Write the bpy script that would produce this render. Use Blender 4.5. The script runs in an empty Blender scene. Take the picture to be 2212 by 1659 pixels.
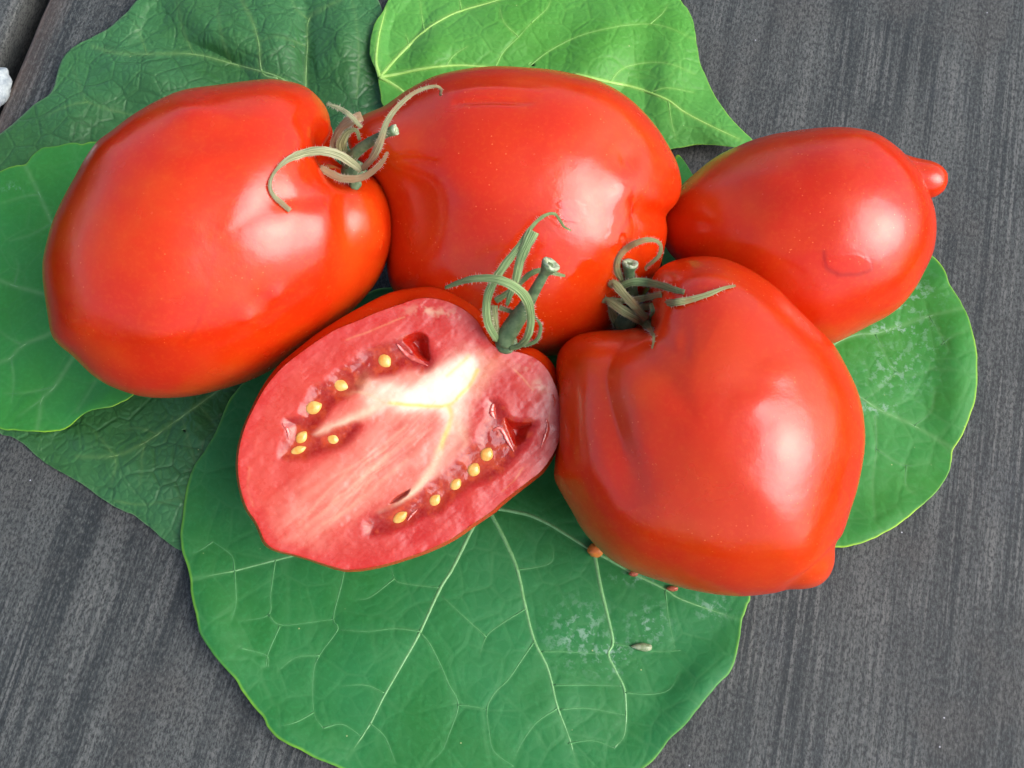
import bpy, math, random
import numpy as np
from mathutils import Vector, Matrix
from mathutils.bvhtree import BVHTree

random.seed(7)
RNG = np.random.default_rng(11)
scene = bpy.context.scene
COL = scene.collection

# ------------------------------------------------------------------ camera
CAM_DIST, CAM_PITCH, LENS = 0.31, math.radians(72.0), 38.0
cam_data = bpy.data.cameras.new("camera")
cam = bpy.data.objects.new("camera", cam_data)
COL.objects.link(cam)
scene.camera = cam
cam_data.lens, cam_data.sensor_width = LENS, 36.0
cam_data.clip_start, cam_data.clip_end = 0.01, 500.0
CAM = np.array([0.0, -CAM_DIST * math.cos(CAM_PITCH), CAM_DIST * math.sin(CAM_PITCH)])
cam.location = CAM
cam.rotation_euler = (math.pi / 2 - CAM_PITCH, 0, 0)

# ------------------------------------------------------------------ sky, sun, exposure
SUN_EL, SUN_AZ = math.radians(43.0), math.radians(-20.0)      # azimuth from +x towards +y
SUN_DIR = Vector((math.cos(SUN_EL) * math.cos(SUN_AZ), math.cos(SUN_EL) * math.sin(SUN_AZ), math.sin(SUN_EL)))
world = bpy.data.worlds.new("World")
scene.world = world
world.use_nodes = True
wn = world.node_tree.nodes
wl = world.node_tree.links
sky = wn.new("ShaderNodeTexSky")
sky.sky_type = 'NISHITA'
sky.sun_disc = False
sky.sun_elevation = SUN_EL
sky.sun_rotation = math.pi / 2 - SUN_AZ
sky.air_density, sky.dust_density, sky.ozone_density = 0.8, 4.0, 0.4
wl.new(sky.outputs[0], wn["Background"].inputs[0])
wn["Background"].inputs[1].default_value = 0.125
sun_data = bpy.data.lights.new("sun", 'SUN')
sun_data.energy, sun_data.angle, sun_data.color = 1.5, math.radians(50.0), (0.89, 0.91, 1.0)
sun = bpy.data.objects.new("sun", sun_data)
COL.objects.link(sun)
sun.rotation_euler = SUN_DIR.to_track_quat('Z', 'Y').to_euler()
scene.view_settings.view_transform = 'Standard'
scene.view_settings.look = 'None'
scene.view_settings.exposure = 1.0
scene.view_settings.gamma = 1.0
scene.view_settings.use_curve_mapping = False
scene.render.engine = 'CYCLES'
scene.cycles.max_bounces = 6
scene.cycles.diffuse_bounces = 3
scene.cycles.use_adaptive_sampling = True
scene.cycles.adaptive_threshold = 0.02

# ------------------------------------------------------------------ photo measure -> place
VW, VH = 2212.0, 1659.0
FV = VW * LENS / 36.0
RIGHT = np.array([1.0, 0, 0])
FWD = np.array([0.0, math.cos(CAM_PITCH), -math.sin(CAM_PITCH)])
UP = np.array([0.0, math.sin(CAM_PITCH), math.cos(CAM_PITCH)])
MM = 0.001

def ray(p):
    """unit view directions of measured points, (n,2) -> (n,3)"""
    p = np.atleast_2d(np.asarray(p, float))
    d = FWD[None] + RIGHT[None] * ((p[:, 0:1] - VW / 2) / FV) - UP[None] * ((p[:, 1:2] - VH / 2) / FV)
    return d / np.linalg.norm(d, axis=1, keepdims=True)

def at_z(p, z=0.0):
    d = ray(p)
    t = (np.asarray(z) - CAM[2]) / d[:, 2]
    return CAM[None] + d * t[:, None]

def at_plane(p, c, n):
    d = ray(p)
    t = ((c - CAM) @ n) / (d @ n)
    return CAM[None] + d * t[:, None]

def project(q):
    r = q - CAM[None]
    w = r @ FWD
    return np.stack([VW / 2 + FV * (r @ RIGHT) / w, VH / 2 - FV * (r @ UP) / w], 1)

# ------------------------------------------------------------------ numeric helpers
def spline(pts, n, closed=False):
    """Catmull-Rom through pts (n,k), resampled evenly by length to n points"""
    P = np.asarray(pts, float)
    m = len(P)
    if closed:
        idx = lambda i: P[i % m]
        segs = m
    else:
        ext = np.vstack([2 * P[0] - P[1], P, 2 * P[-1] - P[-2]])
        idx = lambda i: ext[min(max(i + 1, 0), m + 1)]
        segs = m - 1
    out = []
    T = np.linspace(0, 1, 24, endpoint=False)[:, None]
    for i in range(segs):
        a, b, c, d = idx(i - 1), idx(i), idx(i + 1), idx(i + 2)
        out.append(0.5 * (2 * b + (c - a) * T + (2 * a - 5 * b + 4 * c - d) * T ** 2 + (3 * b - a - 3 * c + d) * T ** 3))
    out = np.vstack(out + ([P[:1]] if closed else [P[-1:]]))
    k = min(2, out.shape[1]) if out.shape[1] < 3 else out.shape[1]
    seg = np.linalg.norm(np.diff(out[:, :k], axis=0), axis=1)
    s = np.concatenate([[0], np.cumsum(seg)])
    q = np.linspace(0, s[-1], n, endpoint=not closed)
    return np.stack([np.interp(q, s, out[:, j]) for j in range(out.shape[1])], 1)

def seg_dist(q, line, reach=None):
    """distance of points q (n,2) to a polyline, and position 0..1 along it"""
    if reach is not None:
        L = np.asarray(line, float)[:, :2]
        lo, hi = L.min(0) - reach, L.max(0) + reach
        m = (q[:, 0] > lo[0]) & (q[:, 0] < hi[0]) & (q[:, 1] > lo[1]) & (q[:, 1] < hi[1])
        D, T = np.full(len(q), 1e9), np.zeros(len(q))
        if m.any():
            D[m], T[m] = seg_dist(q[m], line)
        return D, T
    best = np.full(len(q), 1e9)
    tb = np.zeros(len(q))
    L = np.asarray(line, float)[:, :2]
    for i in range(len(L) - 1):
        a, b = L[i], L[i + 1]
        ab = b - a
        t = np.clip(((q - a) @ ab) / max(ab @ ab, 1e-12), 0, 1)
        d = np.linalg.norm(q - a - t[:, None] * ab, axis=1)
        m = d < best
        best[m] = d[m]
        tb[m] = (i + t[m]) / (len(L) - 1)
    return best, tb

def inside(q, poly):
    P = np.asarray(poly, float)
    x, y = q[:, 0], q[:, 1]
    r = np.zeros(len(q), bool)
    j = len(P) - 1
    for i in range(len(P)):
        c = ((P[i, 1] > y) != (P[j, 1] > y)) & (x < (P[j, 0] - P[i, 0]) * (y - P[i, 1]) / (P[j, 1] - P[i, 1] + 1e-12) + P[i, 0])
        r ^= c
        j = i
    return r

def sdist(q, poly):
    """signed distance to a closed smooth polygon, positive inside"""
    P = spline(poly, max(60, len(poly) * 4), True)
    d, _ = seg_dist(q, np.vstack([P, P[:1]]))
    return np.where(inside(q, P), d, -d)

def sstep(a, b, x):
    t = np.clip((x - a) / (b - a), 0, 1)
    return t * t * (3 - 2 * t)

def hash2(ix, iy, seed):
    h = (ix.astype(np.int64) * 374761393 + iy.astype(np.int64) * 668265263 + seed * 974711) & 0x7fffffff
    h = ((h ^ (h >> 13)) * 1274126177) & 0x7fffffff
    return ((h ^ (h >> 16)) & 0xffff) / 65535.0

def vnoise(x, y, seed=0):
    ix, iy = np.floor(x), np.floor(y)
    fx, fy = x - ix, y - iy
    fx, fy = fx * fx * (3 - 2 * fx), fy * fy * (3 - 2 * fy)
    a, b = hash2(ix, iy, seed), hash2(ix + 1, iy, seed)
    c, d = hash2(ix, iy + 1, seed), hash2(ix + 1, iy + 1, seed)
    return (a * (1 - fx) + b * fx) * (1 - fy) + (c * (1 - fx) + d * fx) * fy

def fbm(x, y, seed=0, o=4):
    s, a, t = 0, 0.5, 0
    for i in range(o):
        s = s + a * vnoise(x * 2 ** i + 13.7 * i, y * 2 ** i + 7.3 * i, seed + i)
        t += a
        a *= 0.5
    return s / t

# ------------------------------------------------------------------ object helpers
def tag(o, label=None, cat=None, group=None, kind=None):
    for k, v in (("label", label), ("category", cat), ("group", group), ("kind", kind)):
        if v:
            o[k] = v
    return o

def empty(name, loc):
    o = bpy.data.objects.new(name, None)
    o.empty_display_size = 0.01
    o.location = Vector(loc)
    COL.objects.link(o)
    return o

def origin(parent):
    v = np.zeros(3)
    while parent is not None:
        v += np.array(parent.location)
        parent = parent.parent
    return v

def mesh(name, verts, quads, mat, parent=None, attrs=None, smooth=True, loc=None):
    """one mesh object; verts in world space; quads (n,4) array or list of polygons"""
    verts = np.asarray(verts, float)
    o_loc = np.zeros(3) if loc is None else np.asarray(loc, float)
    V = verts - origin(parent) - o_loc
    me = bpy.data.meshes.new(name)
    if isinstance(quads, np.ndarray):
        k = quads.shape[1]
        me.vertices.add(len(V))
        me.vertices.foreach_set("co", V.astype(np.float32).ravel())
        me.loops.add(quads.size)
        me.loops.foreach_set("vertex_index", quads.astype(np.int32).ravel())
        me.polygons.add(len(quads))
        me.polygons.foreach_set("loop_start", np.arange(0, quads.size, k, dtype=np.int32))
        me.update(calc_edges=True)
    else:
        me.from_pydata(V.tolist(), [], quads)
    if smooth:
        me.polygons.foreach_set("use_smooth", np.ones(len(me.polygons), bool))
    for nm, arr in (attrs or {}).items():
        arr = np.asarray(arr, np.float32)
        if arr.ndim == 2:
            a = me.attributes.new(nm, 'FLOAT_COLOR', 'POINT')
            a.data.foreach_set("color", np.hstack([arr, np.ones((len(arr), 1), np.float32)]).astype(np.float32).ravel())
        else:
            a = me.attributes.new(nm, 'FLOAT', 'POINT')
            a.data.foreach_set("value", arr)
    me.validate()
    me.materials.append(mat)
    ob = bpy.data.objects.new(name, me)
    COL.objects.link(ob)
    ob.parent = parent
    ob.location = Vector(o_loc)
    return ob

def grid_quads(nr, nc, wrap=True):
    """quads of nr rows x nc columns of vertices (columns wrap around)"""
    i = np.arange(nr - 1)[:, None]
    j = np.arange(nc if wrap else nc - 1)[None]
    a = i * nc + j
    b = i * nc + (j + 1) % nc
    return np.stack([a, b, b + nc, a + nc], -1).reshape(-1, 4)

# ------------------------------------------------------------------ materials
class NT:
    def __init__(s, name):
        s.m = bpy.data.materials.new(name)
        s.m.use_nodes = True
        s.t = s.m.node_tree
        s.b = s.t.nodes["Principled BSDF"]
        s.out = s.t.nodes["Material Output"]
        s.co = s.t.nodes.new("ShaderNodeTexCoord").outputs["Object"]
    def n(s, typ, **kw):
        nd = s.t.nodes.new(typ)
        for k, v in kw.items():
            setattr(nd, k, v)
        return nd
    def link(s, a, b):
        s.t.links.new(a, b)
        return b
    def val(s, sock, v):
        if isinstance(v, (int, float, tuple, list)):
            sock.default_value = v if not isinstance(v, (tuple, list)) or len(v) != 3 or sock.type != 'RGBA' else (*v, 1)
        else:
            s.link(v, sock)
    def scale(s, xyz, rot=(0, 0, 0), src=None):
        m = s.n("ShaderNodeMapping")
        s.link(src or s.co, m.inputs[0])
        m.inputs["Scale"].default_value = xyz
        m.inputs["Rotation"].default_value = rot
        return m.outputs[0]
    def noise(s, sc, detail=3, rough=0.5, src=None, dist=0.0):
        nd = s.n("ShaderNodeTexNoise")
        s.link(src or s.co, nd.inputs["Vector"])
        nd.inputs["Scale"].default_value = sc
        nd.inputs["Detail"].default_value = detail
        nd.inputs["Roughness"].default_value = rough
        nd.inputs["Distortion"].default_value = dist
        return nd.outputs[0]
    def voro(s, sc, feat='DISTANCE_TO_EDGE', src=None, rnd=1.0):
        nd = s.n("ShaderNodeTexVoronoi", feature=feat)
        s.link(src or s.co, nd.inputs["Vector"])
        nd.inputs["Scale"].default_value = sc
        nd.inputs["Randomness"].default_value = rnd
        return nd.outputs["Distance"]
    def ramp(s, f, a, b, lo=0.0, hi=1.0):
        nd = s.n("ShaderNodeMapRange", interpolation_type='SMOOTHSTEP')
        s.val(nd.inputs[0], f)
        for i, v in zip((1, 2, 3, 4), (a, b, lo, hi)):
            nd.inputs[i].default_value = v
        return nd.outputs[0]
    def mix(s, f, a, b, mode='MIX'):
        nd = s.n("ShaderNodeMix", data_type='RGBA', blend_type=mode)
        s.val(nd.inputs[0], f)
        s.val(nd.inputs[6], a)
        s.val(nd.inputs[7], b)
        return nd.outputs[2]
    def math(s, op, a, b=0.0):
        nd = s.n("ShaderNodeMath", operation=op)
        s.val(nd.inputs[0], a)
        s.val(nd.inputs[1], b)
        return nd.outputs[0]
    def attr(s, name, col=False):
        nd = s.n("ShaderNodeAttribute", attribute_name=name)
        return nd.outputs["Color" if col else "Fac"]
    def bump(s, h, dist, strength=1.0, prev=None):
        nd = s.n("ShaderNodeBump")
        s.link(h, nd.inputs["Height"])
        nd.inputs["Distance"].default_value = dist
        nd.inputs["Strength"].default_value = strength
        if prev is not None:
            s.link(prev, nd.inputs["Normal"])
        return nd.outputs[0]
    def set(s, **kw):
        for k, v in kw.items():
            s.val(s.b.inputs[k.replace("_", " ")], v)
        return s

def mat_tomato(name, seed):
    t = NT(name)
    off = t.n("ShaderNodeVectorMath", operation='ADD')
    t.link(t.co, off.inputs[0])
    off.inputs[1].default_value = (seed * 0.37, seed * 0.11, seed * 0.23)
    c = off.outputs[0]
    base = t.mix(t.ramp(t.noise(28, 3, 0.55, c), 0.35, 0.68), (0.54, 0.021, 0.0012), (0.57, 0.042, 0.0022))
    base = t.mix(t.math('MULTIPLY', t.attr("tint"), 0.8), base, (0.55, 0.12, 0.012))
    base = t.mix(t.ramp(t.noise(55, 5, 0.6, c), 0.46, 0.72, 0.0, 0.45), base, (0.59, 0.070, 0.003))
    base = t.mix(t.ramp(t.noise(13, 2, 0.5, c), 0.30, 0.48, 0.5, 0.0), base, (0.46, 0.012, 0.001))
    mott = t.ramp(t.noise(900, 2, 0.6, c), 0.45, 0.75)
    base = t.mix(t.math('MULTIPLY', mott, 0.22), base, (0.62, 0.085, 0.008))
    dots = t.ramp(t.voro(620, 'F1', c), 0.04, 0.15, 1.0, 0.0)
    dots = t.math('MULTIPLY', dots, t.ramp(t.noise(60, 2, 0.5, c), 0.42, 0.65))
    base = t.mix(t.math('MULTIPLY', dots, 0.5), base, (0.85, 0.28, 0.08))
    scar = t.attr("scar")
    base = t.mix(t.math('MULTIPLY', scar, 0.75), base, (0.36, 0.010, 0.001))  # tip scar, plus crease shade and dark wet outlines painted into the colour
    wet = t.attr("wet")
    rough = t.ramp(t.noise(70, 4, 0.6, c), 0.3, 0.7, 0.17, 0.28)
    rough = t.math('ADD', t.math('MULTIPLY', rough, t.math('SUBTRACT', 1.0, wet)), t.math('MULTIPLY', wet, 0.06))
    nrm = t.bump(t.noise(60, 3, 0.5, c), 0.0009, 0.55)
    nrm = t.bump(t.noise(1500, 2, 0.6, c), 0.00004, 0.6, nrm)
    t.set(Base_Color=base, Roughness=rough, Normal=nrm, IOR=1.52,
          Subsurface_Weight=0.6, Subsurface_Radius=(1.0, 0.20, 0.08), Subsurface_Scale=0.006)
    return t.m

def mat_flesh():
    t = NT("tomato_flesh")
    n1 = t.noise(1300, 3, 0.6)
    col = t.mix(t.ramp(n1, 0.35, 0.7, 0.0, 0.04), t.attr("col", True), (0.86, 0.36, 0.30))
    r = t.math('ADD', t.attr("rough"), t.ramp(t.noise(160, 3, 0.6), 0.35, 0.65, -0.10, 0.10))
    nrm = t.bump(t.noise(1400, 3, 0.65), 0.00004, 0.3)
    t.set(Base_Color=col, Roughness=r, Normal=nrm, IOR=1.42,
          Subsurface_Weight=0.6, Subsurface_Radius=(1.0, 0.35, 0.25), Subsurface_Scale=0.0022)
    return t.m

def mat_simple(name, col, rough=0.5, col2=None, sc=600, sss=0.0, bump=0.0, ior=1.45, trans=0.0):
    t = NT(name)
    c = col
    n1 = t.noise(sc, 4, 0.6)
    if col2:
        c = t.mix(t.ramp(n1, 0.3, 0.7), col, col2)
    t.set(Base_Color=c, Roughness=rough, IOR=ior)
    if sss:
        t.set(Subsurface_Weight=sss, Subsurface_Radius=(1.0, 0.5, 0.3), Subsurface_Scale=0.0015)
    if trans:
        t.set(Transmission_Weight=trans)
    if bump:
        t.set(Normal=t.bump(n1, bump, 0.8))
    return t.m

def mat_leaf(name, c1, c2, vein, margin, net_scale, net_amt, crinkle, rough, stain=(0.42, 0.60, 0.50), net_dark=None, spec=0.4):
    t = NT(name)
    col = t.mix(t.ramp(t.noise(22, 4, 0.55), 0.3, 0.7), c1, c2)
    col = t.mix(t.ramp(t.noise(900, 2, 0.6), 0.45, 0.75, 0.0, 0.25), col, tuple(min(1, x * 1.5) for x in c2))
    w = t.n("ShaderNodeVectorMath", operation='ADD')
    wn_ = t.n("ShaderNodeTexNoise")
    t.link(t.co, wn_.inputs["Vector"])
    wn_.inputs["Scale"].default_value = 70
    wn_.inputs["Detail"].default_value = 1.0
    sc_ = t.n("ShaderNodeVectorMath", operation='SCALE')
    t.link(wn_.outputs["Color"], sc_.inputs[0])
    sc_.inputs["Scale"].default_value = 0.0022
    t.link(t.co, w.inputs[0])
    t.link(sc_.outputs[0], w.inputs[1])
    wc = w.outputs[0]
    flat = t.scale((1, 1, 0.0), src=wc)
    big = t.voro(net_scale, src=flat)
    small = t.voro(net_scale * 3.1, src=flat)
    netb = t.ramp(big, 0.0, 0.045, 1.0, 0.0)
    nets = t.ramp(small, 0.0, 0.10, 1.0, 0.0)
    net = t.math('MAXIMUM', netb, t.math('MULTIPLY', nets, 0.55))
    fade = t.ramp(t.noise(45, 2, 0.5), 0.35, 0.65, 0.35, 1.0)
    net = t.math('MULTIPLY', t.math('MULTIPLY', net, net_amt), fade)
    col = t.mix(net, col, net_dark or vein)
    v = t.attr("vein")
    col = t.mix(t.math('MULTIPLY', v, 0.8), col, vein)
    col = t.mix(t.attr("edge"), col, margin)
    pale = t.ramp(t.noise(420, 5, 0.7), 0.50, 0.62)
    st = t.math('MULTIPLY', t.attr("stain"), pale)
    col = t.mix(t.math('MULTIPLY', st, 0.5), col, stain)
    specks = t.math('MULTIPLY', t.ramp(t.voro(330, 'F1'), 0.03, 0.09, 1.0, 0.0), t.ramp(t.noise(120, 1), 0.6, 0.66))
    col = t.mix(t.math('MULTIPLY', specks, 0.7), col, (0.55, 0.60, 0.25))
    h = t.math('ADD', t.math('MULTIPLY', t.ramp(big, 0.0, 0.10), 1.0), t.math('MULTIPLY', t.ramp(small, 0.0, 0.28), 0.7))
    nrm = t.bump(h, crinkle, 1.0)
    nrm = t.bump(t.noise(1100, 3, 0.6), 0.00005, 0.6, nrm)
    rr = t.ramp(t.noise(60, 3, 0.6), 0.3, 0.7, rough - 0.06, rough + 0.08)
    t.set(Base_Color=col, Roughness=rr, Normal=nrm, IOR=1.45, Specular_IOR_Level=spec)
    tr = t.n("ShaderNodeBsdfTranslucent")
    t.link(t.mix(0.5, col, margin), tr.inputs[0])
    ms = t.n("ShaderNodeMixShader")
    ms.inputs[0].default_value = 0.18
    t.link(t.b.outputs[0], ms.inputs[1])
    t.link(tr.outputs[0], ms.inputs[2])
    t.link(ms.outputs[0], t.out.inputs[0])
    return t.m

def mat_sepal(name, a, b, c):
    t = NT(name)
    u = t.attr("u")
    s_ = t.n("ShaderNodeCombineXYZ")
    t.link(t.math('MULTIPLY', u, 4.0), s_.inputs[0])
    t.link(t.math('MULTIPLY', t.attr("along"), 0.8), s_.inputs[1])
    str_ = t.noise(1.6, 4, 0.6, s_.outputs[0])
    col = t.mix(t.ramp(str_, 0.40, 0.58), a, b)
    brown = t.math('ADD', t.attr("brown"), t.ramp(t.noise(160, 3, 0.6), 0.42, 0.7, -0.25, 0.45))
    col = t.mix(t.ramp(brown, 0.0, 1.0), col, c)
    col = t.mix(t.ramp(t.math('ABSOLUTE', u), 0.86, 1.0, 0.0, 0.55), col, (0.50, 0.34, 0.20))
    nrm = t.bump(str_, 0.0005, 1.0)
    t.set(Base_Color=col, Roughness=0.62, Normal=nrm, Specular_IOR_Level=0.3)
    return t.m

def mat_wood():
    t = NT("weathered_wood")
    streak = t.noise(1.0, 4, 0.65, t.scale((850, 20, 60)), 0.3)
    wide = t.noise(1.0, 3, 0.55, t.scale((110, 8, 20)), 0.5)
    blot = t.noise(24, 4, 0.62)
    speck = t.noise(1500, 4, 0.8, t.scale((1, 0.45, 1)))
    col = t.mix(t.ramp(wide, 0.36, 0.64), (0.027, 0.034, 0.034), (0.070, 0.078, 0.073))
    sm = t.math('MULTIPLY', t.ramp(streak, 0.46, 0.64, 0.0, 0.8), t.ramp(blot, 0.36, 0.60, 1.0, 0.2))
    col = t.mix(sm, col, (0.138, 0.144, 0.132))
    col = t.mix(t.ramp(streak, 0.32, 0.48, 0.65, 0.0), col, (0.016, 0.021, 0.022))
    col = t.mix(t.ramp(blot, 0.50, 0.64, 0.0, 0.4), col, (0.082, 0.080, 0.071))
    col = t.mix(t.ramp(blot, 0.28, 0.44, 0.4, 0.0), col, (0.034, 0.042, 0.048))
    col = t.mix(t.ramp(speck, 0.40, 0.53, 0.85, 0.0), col, (0.012, 0.015, 0.015))
    col = t.mix(t.ramp(speck, 0.52, 0.70, 0.0, 0.5), col, (0.160, 0.168, 0.156))
    fl = t.math('MULTIPLY', t.ramp(t.voro(150, 'F1'), 0.015, 0.04, 1.0, 0.0), t.ramp(blot, 0.52, 0.56))
    col = t.mix(fl, col, (0.50, 0.52, 0.55))
    col = t.mix(t.math('MULTIPLY', t.attr("worn"), t.ramp(streak, 0.3, 0.6, 0.5, 1.0)), col, (0.26, 0.16, 0.11))
    h = t.math('ADD', t.math('MULTIPLY', streak, 0.5), t.math('MULTIPLY', speck, 0.6))
    nrm = t.bump(h, 0.0005, 0.6)
    t.set(Base_Color=col, Roughness=t.ramp(speck, 0.3, 0.7, 0.62, 0.85), Normal=nrm, Specular_IOR_Level=0.35)
    return t.m

WOOD = mat_wood()

# ------------------------------------------------------------------ the table top
edge_w = at_z([(0, 235), (100, 0)], 0.0)
gdir = edge_w[1] - edge_w[0]
gdir /= np.linalg.norm(gdir)                       # along the grain
gx = np.array([gdir[1], -gdir[0], 0.0])            # across, to the right
ang = math.atan2(gdir[1], gdir[0]) - math.pi / 2

def plank(name, x0, x1, r_left, r_right, y0, y1, parent, thick=0.028):
    """x measured across from the gap edge, y along the grain; rounded long edges"""
    prof = []
    for k in range(9):
        a = math.pi / 2 * k / 8
        prof.append((x0 + r_left * (1 - math.cos(a)), -r_left * (1 - math.sin(a))))
    xs = np.linspace(x0 + r_left, x1 - r_right, 60)[1:-1]
    prof += [(x, 0.0) for x in xs]
    for k in range(9):
        a = math.pi / 2 * k / 8
        prof.append((x1 - r_right * (1 - math.sin(a)), -r_right * (1 - math.cos(a))))
    prof.append((x1, -thick))
    prof.append((x0, -thick))
    prof = np.array(prof)
    ys = np.linspace(y0, y1, 220)
    nc = len(prof)
    X = np.tile(prof[:, 0], (len(ys), 1))
    Z = np.tile(prof[:, 1], (len(ys), 1))
    Y = np.tile(ys[:, None], (1, nc))
    e = np.exp(-np.abs(X - x0) / 0.004) + np.exp(-np.abs(X - x1) / 0.004)
    X = X + e * 0.0008 * (fbm(Y * 60, Y * 0 + 3.1, 5) - 0.5)
    Z = Z + 0.0006 * (fbm(X * 25, Y * 4, 9) - 0.5) * (Z > -0.01)
    worn = np.clip(np.exp(-np.abs(X - x0) / 0.0016), 0, 1) * (Z > -0.008) * (0.4 + 0.6 * fbm(Y * 90, X * 0, 4))
    V = np.stack([X, Y, Z], -1).reshape(-1, 3)
    o = mesh(name, V, grid_quads(len(ys), nc), WOOD, None, {"worn": worn.ravel()})
    o.parent = parent
    return o

table = tag(empty("table_top", edge_w[0]), kind="structure")
table.rotation_euler = (0, 0, ang)
plank("plank", 0.0, 0.42, 0.0022, 0.003, -0.32, 0.36, table)
plank("plank", -0.075, -0.0105, 0.003, 0.0026, -0.32, 0.36, table).location.z = -0.003
block_v = np.array([[x, y, z] for z in (-0.05, -0.0285) for y in (-0.30, 0.34) for x in (-0.07, 0.4)])  # slab added below the planks to close the gap and keep it dark
mesh("gap_light_block", block_v, [(0, 1, 3, 2), (4, 6, 7, 5), (0, 4, 5, 1), (2, 3, 7, 6), (0, 2, 6, 4), (1, 5, 7, 3)], WOOD, None,
     {"worn": np.zeros(8)}, False).parent = table

# ------------------------------------------------------------------ leaves
def tube(pts, rad, n=8, flat=1.0, upv=(0, 0, 1)):
    P = np.asarray(pts, float)
    T = np.gradient(P, axis=0)
    T /= np.linalg.norm(T, axis=1, keepdims=True) + 1e-12
    u = np.asarray(upv, float)
    S = np.cross(T, u)
    S /= np.linalg.norm(S, axis=1, keepdims=True) + 1e-12
    N = np.cross(S, T)
    a = np.linspace(0, 2 * math.pi, n, endpoint=False)
    R = np.broadcast_to(np.asarray(rad, float), (len(P),))
    return (P[:, None] + S[:, None] * (np.cos(a)[None, :, None] * R[:, None, None])
            + N[:, None] * (np.sin(a)[None, :, None] * R[:, None, None] * flat)).reshape(-1, 3)

def closed_tube(name, pts, rad, mat, parent, n=8, flat=1.0, upv=(0, 0, 1), attrs=None):
    V = tube(pts, rad, n, flat, upv)
    m = len(pts)
    F = [tuple(q) for q in grid_quads(m, n)]
    F.append(tuple(range(n - 1, -1, -1)))
    F.append(tuple(range((m - 1) * n, m * n)))
    return mesh(name, V, F, mat, parent, attrs)

def leaf(label, outline, base, z0, hfun, veins, minor, mat, vmat, nth=520, nr=110, stains=(), vr=0.00042, petiole=None):
    def on(p, lift=0.0):
        p = np.atleast_2d(np.asarray(p, float))
        w = at_z(p, z0)
        for _ in range(4):
            w = at_z(p, z0 + hfun(w[:, 0], w[:, 1], p))
        w[:, 2] += lift
        return w
    O = spline(outline, nth, True)
    jag = (fbm(np.arange(nth) * 0.13, np.zeros(nth), 3) - 0.5) * 5.0
    ctr = np.asarray(base, float)
    dirn = O - ctr
    O = O + dirn / np.linalg.norm(dirn, axis=1, keepdims=True) * jag[:, None]
    s = np.linspace(0.004, 1.0, nr) ** 0.8
    G = (ctr + (O - ctr)[None] * s[:, None, None])
    g2 = G.reshape(-1, 2)
    W = on(g2)
    edge = np.repeat(sstep(0.990, 0.999, s), nth) * np.tile(0.25 + 0.75 * sstep(0.3, 0.7, fbm(np.arange(nth) * 0.045, np.zeros(nth), 77)), nr)
    vein = np.zeros(len(g2))
    for ln in veins:
        d, t = seg_dist(g2, spline(ln, 30), 40)
        vein = np.maximum(vein, np.exp(-(d / 5.0) ** 2) * (0.75 - 0.35 * t))
        W[:, 2] -= 0.00012 * np.exp(-(d / 14.0) ** 2)
    for ln in minor:
        d, t = seg_dist(g2, spline(ln, 20), 30)
        vein = np.maximum(vein, np.exp(-(d / 3.5) ** 2) * (0.45 - 0.25 * t))
        W[:, 2] -= 0.00012 * np.exp(-(d / 9.0) ** 2)
    st = np.zeros(len(g2))
    for (x, y, rx, ry, a) in stains:
        st = np.maximum(st, a * np.exp(-(((g2[:, 0] - x) / rx) ** 2 + ((g2[:, 1] - y) / ry) ** 2)))
    root = empty("leaf", W.mean(0) * np.array([1, 1, 0]) + np.array([0, 0, z0]))
    tag(root, label, "leaf", "green leaves under the tomatoes")
    b = mesh("blade", W, grid_quads(nr, nth), mat, root, {"edge": edge, "vein": vein, "stain": st})
    sol = b.modifiers.new("thickness", 'SOLIDIFY')
    sol.thickness = 0.00035
    sol.offset = 0
    for ln in veins:
        k = max(24, len(ln) * 8)
        q = spline(ln, k)
        w = on(q, -0.00006)
        r = np.linspace(vr, vr * 0.30, k) * (0.9 + 0.2 * fbm(np.arange(k) * 0.4, np.zeros(k), 2))
        closed_tube("vein", w, r, vmat, b, 8, 0.62)
    for ln in minor:
        k = max(16, len(ln) * 6)
        w = on(spline(ln, k), 0.00001)
        closed_tube("vein", w, np.linspace(vr * 0.34, vr * 0.12, k), V_MINOR.get(vmat.name, vmat), b, 6, 0.7)
    return root, on

def bumps(lst):
    """height made of soft hills: (x, y, rx, ry, angle, mm) in measured units"""
    def f(q):
        h = np.zeros(len(q))
        for (x, y, rx, ry, a, mm) in lst:
            dx, dy = q[:, 0] - x, q[:, 1] - y
            c, s_ = math.cos(math.radians(a)), math.sin(math.radians(a))
            h += mm * MM * np.exp(-(((dx * c + dy * s_) / rx) ** 2 + ((-dx * s_ + dy * c) / ry) ** 2))
        return h
    return f

def hf(lst, seed, amp=0.6, wl=160.0):
    b = bumps(lst)
    return lambda x, y, p: np.maximum(b(p) + amp * MM * (fbm(p[:, 0] / wl, p[:, 1] / wl, seed, 3) - 0.5) * 2, -0.0004) + 0.0002 * (b(p) + 0.002)

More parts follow.
